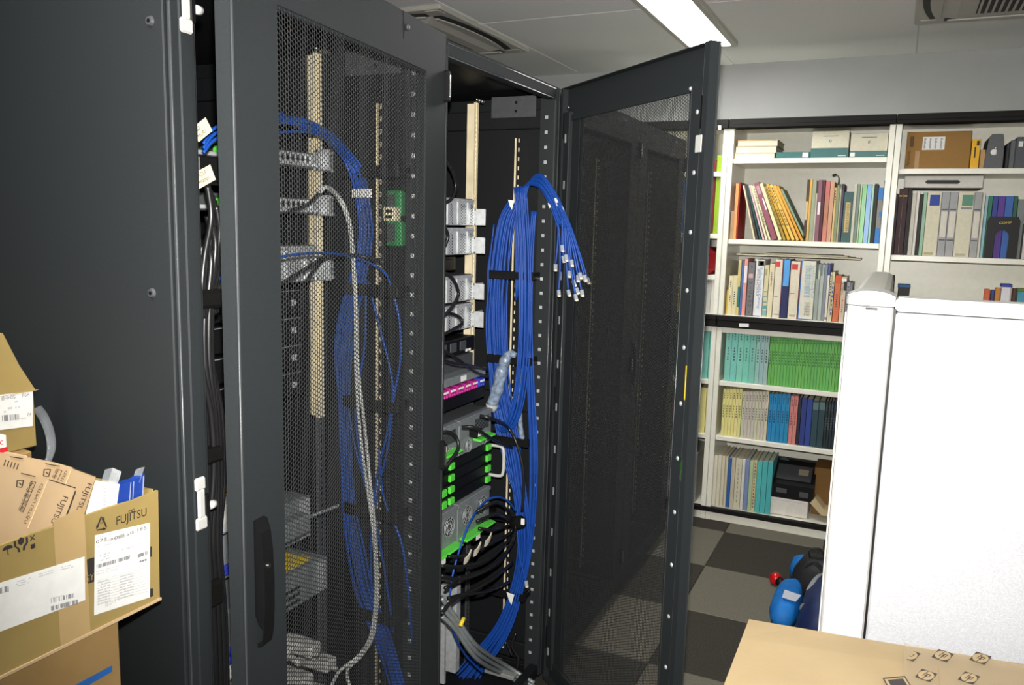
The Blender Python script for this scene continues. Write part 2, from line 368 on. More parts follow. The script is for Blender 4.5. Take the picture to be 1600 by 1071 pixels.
def rack_door(root, H, F, detail=True):
    u = Vector((F[0]-H[0], F[1]-H[1], 0)).normalized(); n = Vector((-u.y, u.x, 0))
    Mx = Matrix((u, n, (0,0,1))).transposed().to_4x4(); Mx.translation = (H[0], H[1], 0)
    W = .775
    d = MB(Mx)
    for a, b in (((0, 0, .05), (.112, .0, RH)), ((.665, 0, .05), (W, 0, RH)), ((.112, 0, 1.952), (.665, 0, RH)), ((.112, 0, .05), (.665, 0, .125))):
        d.box((a[0], -.002, a[2]), (b[0], 0, b[2]))
    for a, b in (((0, -.026, .05), (.002, -.002, RH)), ((W-.002, -.030, .05), (W, -.002, RH)), ((.002, -.026, RH-.002), (W-.002, -.002, RH)), ((.002, -.026, .05), (W-.002, -.002, .052))):
        d.box(a, b)
    d.box((W-.021, -.030, .05), (W-.002, -.028, RH)).box((.002, -.026, .05), (.012, -.024, RH))
    for z0_, z1_ in ((.055, RH-.003),):                              # rolled free edge
        d.prism([(W-.0045, .0001), (W-.0035, .0012), (W-.0010, .0010), (W+.0008, -.0010), (W+.0008, -.0035), (W+.0001, -.0045)], (0, 0, z0_), (1,0,0), (0,1,0), (0,0,z1_-z0_))
    D = d.build('door', M['rack'], root)
    s = MB(Mx)                                                      # inner stiffening channels
    s.box((.700, -.022, .10), (.745, -.020, 1.958)).box((.700, -.022, .10), (.702, -.006, 1.958)).box((.743, -.022, .10), (.745, -.006, 1.958))
    s.box((.015, -.020, .10), (.050, -.018, 1.975)).box((.048, -.020, .10), (.050, -.006, 1.975))
    s.box((.05, -.014, 1.948), (.700, -.006, 1.966)).box((.05, -.014, .10), (.700, -.006, .125))
    s.box((.050, -.0085, .125), (.10, -.0065, 1.95)).box((.688, -.0085, .125), (.70, -.0065, 1.95))
    s.build('stiffener', M['rack'], D)
    if detail:
        for (u_, w_, za, zb_) in ((.700, -.0215, .10, 1.955), (.7545, -.0290, .06, RH-.005), (.0495, -.0195, .10, 1.97), (W, -.001, .06, RH-.004), (.001, -.0005, .06, RH-.004)):
            MB(Mx).cyl((u_, w_, za), (u_, w_, zb_), .0013, n=8).build('edge_highlight', M['edge'], D, True)  # thin tubes added as bright highlights along the door edges
    perforated(D, Mx, H, math.atan2(u.y, u.x))
    if detail:
        for k in range(13):
            MB(Mx).ball((.727, -.022, 1.896-.1413*k), .0062, 8, sc=(1, .5, 1)).build('rivet', M['steel'], D, True)
            MB(Mx).box((.024, -.0215, 1.881-.1445*k), (.031, -.0195, 1.907-.1445*k)).build('slot', M['steel'], D)
        MB(Mx).ball((.690, -.018, 1.955), .005, 8).build('rivet', M['steel'], D, True)
        MB(Mx).cyl((.04, -.02, 1.985), (.055, -.024, 1.985), .005).build('screw', M['chrome'], D, True)
    # lever handle
    prof = [(0, 1.138), (.007, 1.136), (.013, 1.118), (.017, 1.085), (.019, 1.035), (.0185, .985), (.016, .945), (.012, .925), (.004, .921), (.003, .927), (.012, .934), (.014, .955), (.006, .962), (.0, .975)]
    o = Mx @ Vector((.724, .0005, 0))
    h = MB().prism(prof, o, n, (0,0,1), u*.027).build('handle', M['black'], D)
    MB(Mx).cyl((.738, .0185, 1.06), (.738, .0205, 1.06), .004).build('key_lock', M['chrome'], h)
    # hinges, top seam and screw
    for z in (1.935, 1.05, .2):
        g = MB(Mx).box((.000, -.012, z-.035), (.016, .012, z+.035), bev=.003).box((-.006, -.02, z-.04), (.004, -.002, z+.04)).build('hinge', M['black'], D)
        MB(Mx).cyl((.008, .013, z-.025), (.008, .013, z+.025), .003).build('hinge_pin', M['chrome'], g)
    MB(Mx).cyl((.205, 0, 2.022), (.205, .003, 2.022), .007, .005).build('screw', M['dkgrey'], D, True)
    MB(Mx).box((.222, .0, 1.995), (.2235, .0006, 2.05)).build('seam', M['black'], D)
    return D, Mx
def make_rack(i, label, H, F, detail=True, guides=()):
    y0, y1 = RY[i]+.0005*(i > 0), RY[i+1]-.0005; xb = -2.02
    r = empty('server_rack', (-1.52, (y0+y1)/2, 0), label, 'server rack', 'racks in the row')
    # corner posts with stepped faces
    for (yy, s, nm) in ((y0, 1, 'post'), (y1, -1, 'post')):
        p = MB()
        prof = [(0, 0), (.003, .004), (.016, .0045), (.018, .007), (.036, .0075), (.038, .005), (.045, .005), (.051, .001), (.052, -.002), (.052, -.05), (.045, -.05), (.045, -.03), (0, -.03)]
        p.prism([(b, a*s) for a, b in prof], (RX, yy, .06), (1,0,0), (0,1,0), (0,0,RH-.06))
        pp = p.build('front_post', M['rack'], r)
        if detail:
            q = MB()
            for k in range(40):
                z = .14+.0467*k
                q.box((RX-.034, yy+s*.0515, z-.005), (RX-.024, yy+s*.0525, z+.005))
            tag(q.build('hole_row', M['steel'], pp), kind='stuff')
        MB().box((xb, yy, .06), (xb+.05, yy+s*.05, RH), bev=.004).build('rear_post', M['rack_in'], r)
        # side depth rails
        for z in (1.96, 1.02, .12):
            MB().box((xb+.05, yy+s*.012, z-.03), (RX-.052, yy+s*.030, z+.03), bev=.003).build('side_rail', M['rack_in'], r)
    MB().box((RX-.03, y0+.05, RH-.035), (RX+.002, y1-.05, RH), bev=.004).box((RX-.05, y0+.05, RH-.012), (RX-.028, y1-.05, RH-.004)).build('top_beam', M['rack'], r)
    if detail:
        for (xx, zz) in ((RX+.002, RH-.034), (RX+.001, RH-.003)): MB().cyl((xx, y0+.052, zz), (xx, y1-.052, zz), .0014, n=8).build('edge_highlight', M['edge'], r, True)  # highlight lines added along the top beam
        for (yy, xx) in ((y0+.050, RX+.0005), (y0+.002, RX+.0025), (y1-.050, RX+.0005), (y1-.036, RX+.0075)): MB().cyl((xx, yy, .07), (xx, yy, RH-.04), .0013, n=8).build('edge_highlight', M['edge'], r, True)  # highlight lines added down the front posts
    MB().box((RX-.03, y0+.05, .06), (RX+.002, y1-.05, .10), bev=.004).build('bottom_beam', M['rack_in'], r)
    MB().box((xb, y0, RH), (RX, y1, RH+.004)).build('roof', M['rack_in'], r)
    MB().box((xb, y0+.012, .05), (RX-.03, y1-.012, .06)).build('base_plate', M['rack_in'], r)
    MB().box((xb-.03, y0+.004, .06), (xb-.002, y1-.004, RH-.01), bev=.006).build('rear_door', M['rack_in'], r)
    for yy in (y0+.1, y1-.1):
        for xx in (-1.13, -1.92):
            c = MB().box((xx-.03, yy-.012, .035), (xx+.03, yy+.012, .05)).build('caster', M['dkgrey'], r)
            MB().cyl((xx, yy-.012, .024), (xx, yy+.012, .024), .024, n=16).build('wheel', M['black'], c, True)
    c0 = (y0+y1)/2-.003
    for s in (-1, 1):
        for x in (-1.245, -1.80):
            a, b = c0+s*.2330, c0+s*.262
            zl = 1.14
            MB().box((x-.003, min(a, b), .10), (x, max(a, b), zl-.001), bev=.001).build('lower_rail', M['dkgrey'], r)
            mb = MB().box((x-.002, min(a, b), zl), (x, max(a, b), 2.0)).box((x-.04, b-s*.003, zl), (x-.002, b, 2.0)).box((x-.002, (a+b)/2-.002, zl), (x+.003, (a+b)/2+.002, 2.0))
            mr = mb.build('mounting_rail', M['zinc'], r)
            if x > -1.3:
                q = MB()
                for k in range(124):
                    z = .13+.01482*k; q.box((x-.0005, a+s*.012, z-.004), (x+.0006, a+s*.019, z+.004))
                tag(q.build('hole_row', M['rack_in'], mr), kind='stuff')
                for dy in (.008, .028, .046):
                    MB().ball((x+.006, c0+s*(.232+dy-.004), 2.008), .008, 8).build('bolt', M['chrome'], mr, True)
        yy = y0+.034 if s < 0 else y1-.034
        st = MB().box((-1.160, yy-s*.004, .12), (-1.1545, yy, 1.90)).build('cable_strip', M['zinc'], r)
        q = MB()
        for k in range(60): q.box((-1.147, yy-s*.0045, .14+.0296*k), (-1.143, yy-s*.0035, .152+.0296*k))
        tag(q.build('slot_row', M['zinc'], st), kind='stuff')
    pl_ = MB().box((-1.245, y1-.046, 1.965), (-1.085, y1-.043, 2.032), bev=.001).build('corner_plate', M['dkgrey'], r)
    for zz_ in (1.985, 2.012): MB().cyl((-1.155, y1-.0462, zz_), (-1.155, y1-.0468, zz_), .005, n=10).build('plate_hole', M['black'], pl_)
    for z in guides:
        g = MB(); ya, yb = y1-.105, y1-.055
        g.box((-1.21, ya-.003, z-.014), (-1.05, ya+.003, z+.014), bev=.002).box((-1.06, ya, z-.012), (-1.05, yb+.03, z+.012), bev=.002).box((-1.21, ya, z-.012), (-1.20, yb+.03, z+.012), bev=.002)
        g.build('cable_guide', M['black'], r)
    D, Mx = rack_door(r, H, F, detail)
    return r, D, Mx
GZ = (1.735, 1.457, 1.178, .903, .632, .36)
rackA, doorA, MA = make_rack(0, 'dark grey server rack nearest the cartons, its mesh door slightly ajar', (-.985, 1.70), (-.8973, .930), True, GZ)
rackB, doorB, MBx = make_rack(1, 'dark grey server rack standing open with blue cable bundles inside', (-.985, 2.472), (-.40, 1.950), True, GZ[1:])
rackC, _, _ = make_rack(2, 'closed mesh-door server rack directly beyond the open one', (-.985, RY[3]-.004), (-.985, RY[2]), False)
rackD, _, _ = make_rack(3, 'closed mesh-door server rack at the bookcase end of the row', (-.985, RY[4]-.004), (-.985, RY[3]), False)
# side panels: the end one faces the camera
sp = MB().box((-2.02, .912, .06), (RX-.001, .9195, RH), bev=.002).build('side_panel', M['rack'], rackA)
for q in ((235, 33), (238, 458)):
    p = U(*q, y=.912); MB().cyl(p, p-Vector((0, .004, 0)), .008, .006, 10).cyl(p-Vector((0, .004, 0)), p-Vector((0, .0045, 0)), .0035, n=6, m=1).build('screw', [M['dkgrey'], M['black']], sp)
for i, rk in ((1, rackB), (2, rackC), (3, rackD)):
    MB().box((-2.0, RY[i]+.001, .08), (RX-.06, RY[i]+.006, RH-.02)).build('divider_panel', M['rack_in'], rk)
MB().box((-2.02, RY[4], .06), (RX-.002, RY[4]+.012, RH), bev=.004).build('side_panel', M['rack'], rackD)
# white latch keepers on the nearest post
for (z0, z1, zk) in ((1.895, 2.03, 1.935), (1.107, 1.197, 1.142)):
    l = MB().box((RX+.009, .932, z0), (RX+.016, .956, z0+.022), bev=.003).box((RX+.009, .932, z1-.022), (RX+.016, .954, z1), bev=.003).box((RX+.009, .937, z0+.02), (RX+.016, .952, z1-.02), bev=.003).build('latch_keeper', M['wplastic'], rackA)
    MB().box((RX+.006, .953, zk-.022), (RX+.014, .964, zk+.022), bev=.002).build('latch_block', M['black'], l)
    MB().cyl((RX+.01, .964, zk), (RX+.01, .976, zk), .007, n=14).build('latch_knob', M['wplastic'], l, True)
# white catch on the free edge of the open door
MB(MBx).box((.741, -.033, 1.80), (.765, -.030, 1.84), bev=.001).build('door_catch', M['wplastic'], doorB)
MB(MBx).box((.752, -.031, 1.855), (.757, -.0295, 1.93)).build('latch_slot', M['black'], doorB)
MB(MBx).box((.752, -.0312, 1.00), (.757, -.0296, 1.06)).build('latch_hook', M['chrome'], doorB)
MB(MBx).box((.7525, -.0312, 1.205), (.7555, -.0301, 1.29)).build('yellow_strip', M['yellow'], doorB)
# ------------------------------------------------------------------ cubicle partition
PY = 1.45
r = empty('cubicle_partition', (.25, PY+.04, 0), 'white cubicle partition with fabric panel standing behind the large carton', 'partition')
x0, x1 = -.068, .003
def dome(w, h, n=10): return [(-w/2+w*i/n, h*(1-abs(2*i/n-1)**2.4)) for i in range(n+1)]
pt = MB()
prof = [(x0, .0), (x0+.004, -.008), (x0+.016, -.014), (x0+.035, -.017), (x0+.054, -.014), (x1-.004, -.008), (x1-.001, .0), (x1-.001, .07), (x0, .07)]
pt.prism(prof, (0, PY+.012, .02), (1,0,0), (0,1,0), (0,0,1.482)); pt.build('post', M['part'], r, False)
MB().box((x0-.003, PY+.004, .03), (x0-.0005, PY+.075, 1.49), bev=.001).build('side_strip', M['part'], r)
cp = MB().prism([(x0-.002, .0), (x0+.002, -.010), (x0+.016, -.017), (x0+.035, -.020), (x0+.054, -.017), (x1, -.010), (x1+.001, 0), (x1+.001, .074), (x0-.002, .074)], (0, PY+.011, 1.504), (1,0,0), (0,1,0), (0,0,.016))
cp.prism([(x0-.001, 0)]+[(a+(x0+x1)/2, b) for a, b in dome(.072, .008)]+[(x1, 0)], (0, PY-.006, 1.520), (1,0,0), (0,0,1), (0,.088,0))
cap = cp.build('post_cap', M['part'], r)
MB().box((x0+.028, PY-.0095, 1.498), (x0+.046, PY-.0050, 1.5012)).build('cap_slot', M['black'], r)
MB().box((x1+.003, PY+.008, .03), (1.20, PY+.056, 1.494), bev=.003).build('fabric_panel', M['fabric'], r)
MB().box((x1-.001, PY+.014, .03), (x1+.003, PY+.05, 1.50)).build('joint', M['black'], r)
MB().box((x1+.001, PY+.002, 1.496), (1.20, PY+.062, 1.519), bev=.005).build('top_rail', M['part'], r)
MB().box((x1+.003, PY+.006, .0), (1.20, PY+.058, .03)).build('kick_plate', M['part'], r)
MB().box((x0, PY+.07, 0), (x1, PY+.08, .02)).build('foot', M['part'], r)
MB().box((x0+.010, PY+.085, .03), (x1-.008, PY+.78, 1.50), bev=.003).build('fabric_panel', M['fabric'], r)
MB().prism([(-.031, 0)]+[(a, b) for a, b in ((-.027, .019), (-.018, .025), (-.010, .026), (.010, .026), (.018, .025), (.027, .019))]+[(.031, 0)], ((x0+x1)/2-.001, PY+.085, 1.50), (1,0,0), (0,0,1), (0,.73,0)).build('top_rail', M['acw'], r)
MB().box((x0+.010, PY+.76, 0), (x1-.008, PY+.80, 1.498)).build('post', M['part'], r)

# ------------------------------------------------------------------ large carton with printed tape, on a grey desk
HZ = .958
dk = empty('desk', (.25, 1.07, 0), 'grey desk carrying the large light carton, in front of the white partition', 'desk')
MB().box((-.16, .72, .66), (.9, 1.43, .69), bev=.006).build('desk_top', M['alu'], dk)
for xx in (-.14, .85):
    for yy in (.75, 1.38): MB().box((xx, yy, 0), (xx+.03, yy+.03, .66), bev=.003).build('leg', M['dkgrey'], dk)
hp = empty('large_carton', (.1, 1.15, .69), 'large light brown carton with logo-printed tape across its top, beside the white partition', 'carton')
c0, c1, c2, c3 = U(1170, 968, z=HZ), U(1600, 1036, z=HZ), Vector((.42, .80, HZ)), Vector((-.176, .80, HZ))
c0 = Vector((-.178, c0.y, HZ)); dirx = (c1-c0).normalized(); c1 = c0+dirx*.60; c2 = c1+Vector((.0, -.56, 0))
hb = MB()
hn = 8                                                           # slightly bulging top
g = [[c0.lerp(c1, i/hn).lerp(c3.lerp(c2, i/hn), j/hn)+Vector((0, 0, .006*math.sin(math.pi*i/hn)*math.sin(math.pi*j/hn)-.003*(j == 0)*math.sin(math.pi*i/hn))) for j in range(hn+1)] for i in range(hn+1)]
vs = [p for row in g for p in row]; fs = [(i*(hn+1)+j, i*(hn+1)+j+1, (i+1)*(hn+1)+j+1, (i+1)*(hn+1)+j) for i in range(hn) for j in range(hn)]
fs = [tuple(reversed(f)) for f in fs]
hb.add(vs, fs)
for e in ([g[i][0] for i in range(hn+1)], [g[hn][j] for j in range(hn+1)], [g[i][hn] for i in range(hn, -1, -1)], [g[0][j] for j in range(hn, -1, -1)]):
    n = len(e); hb.add(e+[Vector((p.x, p.y, .69)) for p in e], [(k, k+1, k+1+n, k+n) for k in range(n-1)])
hb.add([Vector((p.x, p.y, .69)) for p in (c0, c1, c2, c3)], [(0,1,2,3)])
hb.build('carton_body', M['card3'], hp)
zt = HZ+.0075
def onhp(u, v, dz=0): return U(u, v, z=zt+dz)
tp = MB(); a, b = onhp(1413, 1002), onhp(1620, 1030)
tp.pts([onhp(1413, 1005), onhp(1413, 1110), onhp(1640, 1130), onhp(1640, 1048)], (0,0,-.0004)); tape = tp.build('packing_tape', M['ctape'], hp)
def hplogo(cx, cy, s, cut=None):
    """dark square with a pale disc and two slanted letters, printed along the tape"""
    k = MB()
    def P(a, b, dz=0): return onhp(cx+11.9*a*s+5.6*b*s, cy+4.0*a*s-6.3*b*s, .0003)+Vector((0,0,dz))
    lo = -1 if cut is None else cut
    k.pts([P(lo,-1), P(1,-1), P(1,1), P(lo,1)], (0,0,.00015), 0)
    ring = [(.97*math.cos(t), .94*math.sin(t)) for t in [2*math.pi*i/24 for i in range(24)]]
    ring = [(max(lo, p[0]), p[1]) for p in ring]
    k.pts([P(x, y, .0002) for x, y in ring], (0,0,.00015), 1)
    for x, y0, y1 in ((-.30, -.30, .98), (-.02, -.30, .34), (.10, -.98, .34), (.42, -.20, .34)):
        if x-.06 > lo: k.pts([P(x+y0*.22-.05, y0, .0004), P(x+y0*.22+.05, y0, .0004), P(x+y1*.22+.05, y1, .0004), P(x+y1*.22-.05, y1, .0004)], (0,0,.00015), 0)
    for x0_, x1_, y in ((-.26, .05, .32), (.14, .50, .32), (.06, .36, -.24)):
        if x0_ > lo: k.pts([P(x0_, y-.05, .0004), P(x1_, y-.05, .0004), P(x1_, y+.05, .0004), P(x0_, y+.05, .0004)], (0,0,.00015), 0)
    k.build('printed_logo', [M['ink'], M['card3']], tape)
for cx, cy, s, cut in ((1421, 1024, 1, .05), (1473, 1025, 1, None), (1447, 1056, 1, None), (1514, 1060, 1, None), (1532, 1029, 1, None), (1480, 1090, 1, None), (1550, 1096, 1, None)): hplogo(cx, cy, s, cut)
dp = MB()
for A_, m_ in (((1379, 1060), 0),):
    dp.pts([onhp(1379, 1060), onhp(1414, 1057), onhp(1440, 1098), onhp(1402, 1101)], (0,0,.0002), 0)
    dp.pts([onhp(1382, 1062, .0002), onhp(1413, 1059, .0002), onhp(1437, 1096, .0002), onhp(1403, 1099, .0002)], (0,0,.0002), 1)
    dp.pts([onhp(1387, 1063, .0004), onhp(1411, 1061, .0004), onhp(1432, 1094, .0004), onhp(1405, 1096, .0004)], (0,0,.0002), 0)
dp.build('printed_mark', [M['ink'], M['card3']], hp)
MB().pts([onhp(1464, 1040, -.0008), onhp(1466, 1040, -.0008), onhp(1474, 1120, -.0008), onhp(1472, 1120, -.0008)], (0,0,.0004)).build('flap_seam', M['card4'], hp)

# ------------------------------------------------------------------ stack of cartons by the rack side
FX = -1.0
def face(u, v, d=.0): return U(u, v, x=FX+d)
yr = face(243, 769).y; zt_ = face(243, 769).z; zb = face(244, 940).z
yl = .30; fz = 1.0
fb = empty('open_carton', (-1.1, .6, zb), 'open brown carton with white shipping labels, full of smaller cartons', 'carton')
T = .005; XB = -1.205
b = MB()
def wavy(n, y0, y1, z, amp): return [(y0+(y1-y0)*i/n, z+amp*math.sin(i*2.3)*random.uniform(.3, 1)) for i in range(n+1)]
topedge = wavy(14, yl, yr, zt_, .0018); topedge[-1] = (yr+.005, zt_+.001)
b.prism([(yr, zb), (yl, zb)]+topedge, (FX, 0, 0), (0,1,0), (0,0,1), (-T,0,0))
b.box((XB, yl, zb), (XB+T, yr, zt_)); b.box((XB+T, yl, zb), (FX-T, yl+T, zt_))
b.prism([(FX-T, zb), (XB+T, zb), (XB+T, zt_), (FX-T-.05, zt_+.002), (FX-T, zt_+.004)], (0, yr, 0), (1,0,0), (0,0,1), (0,-T,0))
b.box((XB+T, yl+T, zb), (FX-T, yr-T, zb+T))
b.build('carton_wall', M['card'], fb)
# bottom lip
MB().box((FX, yl, zb-.001), (FX+.002, yr+.002, zb+.003)).build('edge_strip', M['card2'], fb)
RY_ = Vector((0,1,0)); UZ = Vector((0,0,1))
tw = MB(); a_, b_ = face(83, 812, .0006), face(131, 792, .0006)
tw.pts([(FX+.0006, a_.y, a_.z-.002), (FX+.0006, b_.y, b_.z-.0005), (FX+.0006, b_.y, 1.026), (FX+.0006, a_.y, 1.026)], (.0003,0,0)); tw.build('packing_tape', M['tape'], fb)
lab = MB()
def quad(mb, pts4, d, m=0): mb.pts([face(u, v, d) for u, v in pts4], (.0003,0,0), m)
quad(lab, [(148,837), (234,817), (234,934), (147,962)], .001)
lab2 = MB(); quad(lab2, [(-60, 930), (132, 870), (133, 938), (-60, 1010)], .0012)
L1 = lab.build('shipping_label', M['white'], fb); L2 = lab2.build('shipping_label', M['white'], fb)
def tx(mb, s, u, v, u2, v2, hpx, d, m=0):
    """text from (u,v) to (u2,v2) on the carton front, cap height hpx"""
    p, q = face(u, v, d), face(u2, v2, d); t = (q-p)
    size = hpx*1.25/FPX/.70
    mb.text(s, p, t, Vector((0, -t.z, t.y)), size, t.length, m)
ink = MB()
tx(ink, 'FUJITSU', 182, 821, 229, 806, 13, .0012)
p_ = face(206, 801, .0012); 
for k in (-1, 1):                                                # the looped sign above the J and I
    ring = [(0, p_.y+.0026*k+.0026*math.cos(t), p_.z+.0022+.0020*math.sin(t)) for t in [2*math.pi*i/14 for i in range(15)]]
    ink.tube([(FX+.0012, y, z) for _, y, z in ring], .0005, 4)

tx(ink, '07', 150, 850, 161, 847, 5, .002); tx(ink, '→08', 168, 847, 190, 841, 5, .002); tx(ink, '→10', 197, 840, 209, 834, 5, .002); tx(ink, '1E5', 215, 831, 229, 827, 5, .002)
tx(ink, '週', 162, 847, 167, 845, 5, .002); tx(ink, '展', 190, 841, 195, 839, 5, .002)
# recycling triangle of three arrows
tri = [face(159, 806, .0012), face(150, 829, .0012), face(167, 826, .0012)]
for i in range(3):
    a, b2 = tri[i], tri[(i+1) % 3]; ink.tube([a.lerp(b2, .10), a.lerp(b2, .72)], .0010, 4); ink.cyl(a.lerp(b2, .70), a.lerp(b2, .92), .0024, .0003, 5)
tx(ink, 'CD', 156, 820, 162, 818, 3, .0012)
tx(ink, 'GY', 133, 911, 147, 906, 10, .0016, 1)
quad(ink, [(131, 876), (148, 871), (148, 909), (131, 915)], .0005)
quad(ink, [(234, 855), (237, 854), (237, 870), (234, 871)], .0005); quad(ink, [(228, 921), (239, 920), (239, 932), (229, 936)], .0005)
# umbrella, hands holding a box, no-wet sign
u0 = face(12, 859, .0012)
ink.prism([(.007*math.cos(t), .0055*math.sin(t)) for t in [math.pi*i/8 for i in range(9)]], u0, RY_, UZ, (.0003,0,0)); ink.tube([u0, u0-UZ*.007, u0-UZ*.008+RY_*.002], .0006, 4)
h0 = face(33, 850, .0012)
ink.prism([(-.004, .001), (0, -.002), (.004, .001), (.004, .006), (0, .009), (-.004, .006)], h0, RY_, UZ, (.0003,0,0))
for s in (-1, 1): ink.tube([h0+RY_*s*.008+UZ*.006, h0+RY_*s*.008-UZ*.001, h0+RY_*s*.004-UZ*.005, h0+RY_*s*.003-UZ*.010], .0013, 4)
n0 = face(51, 846, .0012); ink.box((FX+.0012, n0.y-.003, n0.z-.010), (FX+.0015, n0.y+.003, n0.z-.004)); 
for s in (-1, 1): ink.tube([n0+Vector((0, -.003*s, .001)), n0+Vector((0, .003*s, .008))], .0006, 4)
ink.build('printing', [M['ink'], M['card']], fb)
def bars(mb, A, B, hgt, d, n=40, m=0):
    """bar code between photo points A and B"""
    p, q = face(*A, d), face(*B, d); t = (q-p)/n
    for k in range(n):
        if random.random() < .62: mb.pts([p+t*k, p+t*(k+random.uniform(.45, .95)), p+t*(k+.7)+UZ*hgt, p+t*k+UZ*hgt][:0] or [p+t*k, p+t*(k+.7), p+t*(k+.7)+UZ*hgt, p+t*k+UZ*hgt], (.0002,0,0), m)
def lines(mb, A, B, n, dv, hgt, d, seg=12, m=0, fill=.7):
    """rows of unreadable small print"""
    for rI in range(n):
        p, q = face(A[0], A[1]+dv*rI, d), face(B[0], B[1]+dv*rI, d); t = (q-p)/seg
        for k in range(seg):
            if random.random() < fill: mb.pts([p+t*k, p+t*(k+.75), p+t*(k+.75)+UZ*hgt, p+t*k+UZ*hgt], (.0002,0,0), m)
pr = MB()
bars(pr, (151, 889), (205, 873), .0055, .0014, 60); bars(pr, (213, 873), (232, 866), .0055, .0014, 22)
lines(pr, (150, 842), (229, 820), 1, 0, .0012, .0014, 30, 1); lines(pr, (150, 856), (176, 850), 1, 3, .001, .0014, 10, 1)
lines(pr, (156, 870), (172, 865), 3, 4, .0022, .0014, 8, 1); lines(pr, (186, 862), (208, 856), 1, 4, .0025, .0014, 10, 1); lines(pr, (215, 844), (231, 840), 1, 4, .0015, .0014, 6, 1)
lines(pr, (214, 881), (230, 876), 1, 5, .0030, .0014, 4, 0); lines(pr, (150, 895), (186, 885), 2, 4, .001, .0014, 14, 1)
for k in range(9): lines(pr, (153, 912+k*4.2), (172, 907+k*4.2), 1, 0, .0022, .0014, 9, 1, .85); lines(pr, (187, 903+k*4.2), (209, 897+k*4.2), 1, 0, .0022, .0014, 10, 1, .85)
for k in range(10): quad(pr, [(151, 908+k*4.2), (231, 886+k*4.2), (231, 886.5+k*4.2), (151, 908.5+k*4.2)], .0014, 1)
tx(pr, 'B2-19', 165, 949, 187, 939, 7, .0014, 2)
pr.build('printing', [M['grink'], M['ltink'], M['ltink']], L1)
pr = MB()
bars(pr, (80, 943), (116, 934), .0065, .0016, 40); bars(pr, (80, 955), (122, 944), .0065, .0016, 44); bars(pr, (-15, 932), (14, 925), .008, .0016, 30)
lines(pr, (80, 936), (100, 931), 1, 0, .001, .0016, 9, 1); lines(pr, (25, 911), (48, 904), 3, 3.4, .0012, .0016, 10, 1); lines(pr, (61, 899), (83, 892), 2, 3.4, .0012, .0016, 10, 1); lines(pr, (95, 888), (115, 883), 2, 3.4, .0012, .0016, 10, 1)
pr.build('printing', [M['grink'], M['ltink']], L2)

# smaller cartons standing in the open carton
def slab(name, poly, x, dep, m, label, cat, group=None):
    return tag(MB().pts([U(u, v, x=x) for u, v in poly], (-dep, 0, 0)).build(name, m), label, cat, group)
def stand(name, poly, x, dep, m, label):
    """leaning carton whose hidden foot reaches the bottom of the open carton"""
    return slab(name, poly, x, dep, m, label, 'carton', 'kraft cartons in the open carton')
k1 = stand('kraft_carton', [(-40, 700), (0, 708), (86, 723), (114, 731), (150, 745), (132, 803), (110, 880), (-40, 880)], -1.075, .022, M['card2'], 'flat kraft carton standing at the rear of the open carton, its top edge highest')
k2 = stand('kraft_carton', [(-40, 722), (27, 737), (77, 750), (118, 763), (102, 810), (80, 880), (-40, 880)], -1.045, .022, M['card2'], 'flat kraft carton leaning behind the front wall of the open carton')
def onx(u, v, x): return U(u, v, x=x)
def tilt_text(mb, s, A, B, hpx, x, m=0):
    p, q = onx(*A, x), onx(*B, x); t = q-p; mb.text(s, p, t, Vector((0, -t.z, t.y)), hpx*1.28/FPX/.70, t.length, m)
def edge(mb, A, B, x, r, m=0): mb.tube([onx(*A, x), onx(*B, x)], r, 4, m)
for kk, x, off in ((k2, -1.0445, (0, 0)), (k1, -1.0745, (38, -17))):
    q = MB(); ox, oy = off
    if kk is k2:
        tilt_text(q, 'FUJITSU', (99, 775), (79, 817), 9, x); tilt_text(q, 'FUJITSU LIMITED', (41, 819), (68, 757), 4.5, x); tilt_text(q, '保証書在中', (35, 800), (54, 753), 6, x)
        for a, b2 in (((77, 750), (118, 763)), ((118, 768), (103, 808))): edge(q, a, b2, x, .0009)
        fold = [((75, 752), (44, 826))]; slots = [(33, 740, 55, 745)]; rec = (31, 755)
        for a, b2 in (((31, 799), (50, 752)), ((36, 801), (56, 754)), ((31, 799), (36, 801)), ((50, 752), (56, 754))): edge(q, a, b2, x, .0004)
    else:
        tilt_text(q, 'FUJITSU', (137, 755), (119, 798), 8.5, x); tilt_text(q, 'ITED', (98, 753), (106, 737), 4.5, x); tilt_text(q, '在中', (86, 749), (93, 735), 5.5, x)
        edge(q, (114, 732), (150, 745), x, .0009)
        fold = [((112, 734), (103, 757))]; slots = [(71, 725, 93, 729), (16, 714, 36, 717)]; rec = (73, 738)
        for k in range(5): edge(q, (6+k*5, 728+k*1.5), (9+k*5, 719+k*1.5), x, .0006)
        for a, b2 in (((84, 749), (91, 734)), ((91, 734), (97, 736)), ((97, 736), (90, 751))): edge(q, a, b2, x, .0004)
    rx, ry = rec
    for a, b2 in (((rx-4, ry-4), (rx+6, ry-4)), ((rx+6, ry-4), (rx+3, ry+7)), ((rx+3, ry+7), (rx-5, ry+6)), ((rx-5, ry+6), (rx-4, ry-4)), ((rx-1, ry), (rx+2, ry+3))): edge(q, a, b2, x, .0007)
    for sx0, sy0, sx1, sy1 in slots: edge(q, (sx0, sy0), (sx1, sy1), x, .0008, 0); edge(q, (sx0+1, sy0+3), (sx1+1, sy1+3), x, .0012, 1)
    for a, b2 in fold: edge(q, a, b2, x, .0012, 2)
    q.build('printing', [M['ink'], M['tape'], M['card2']], kk)
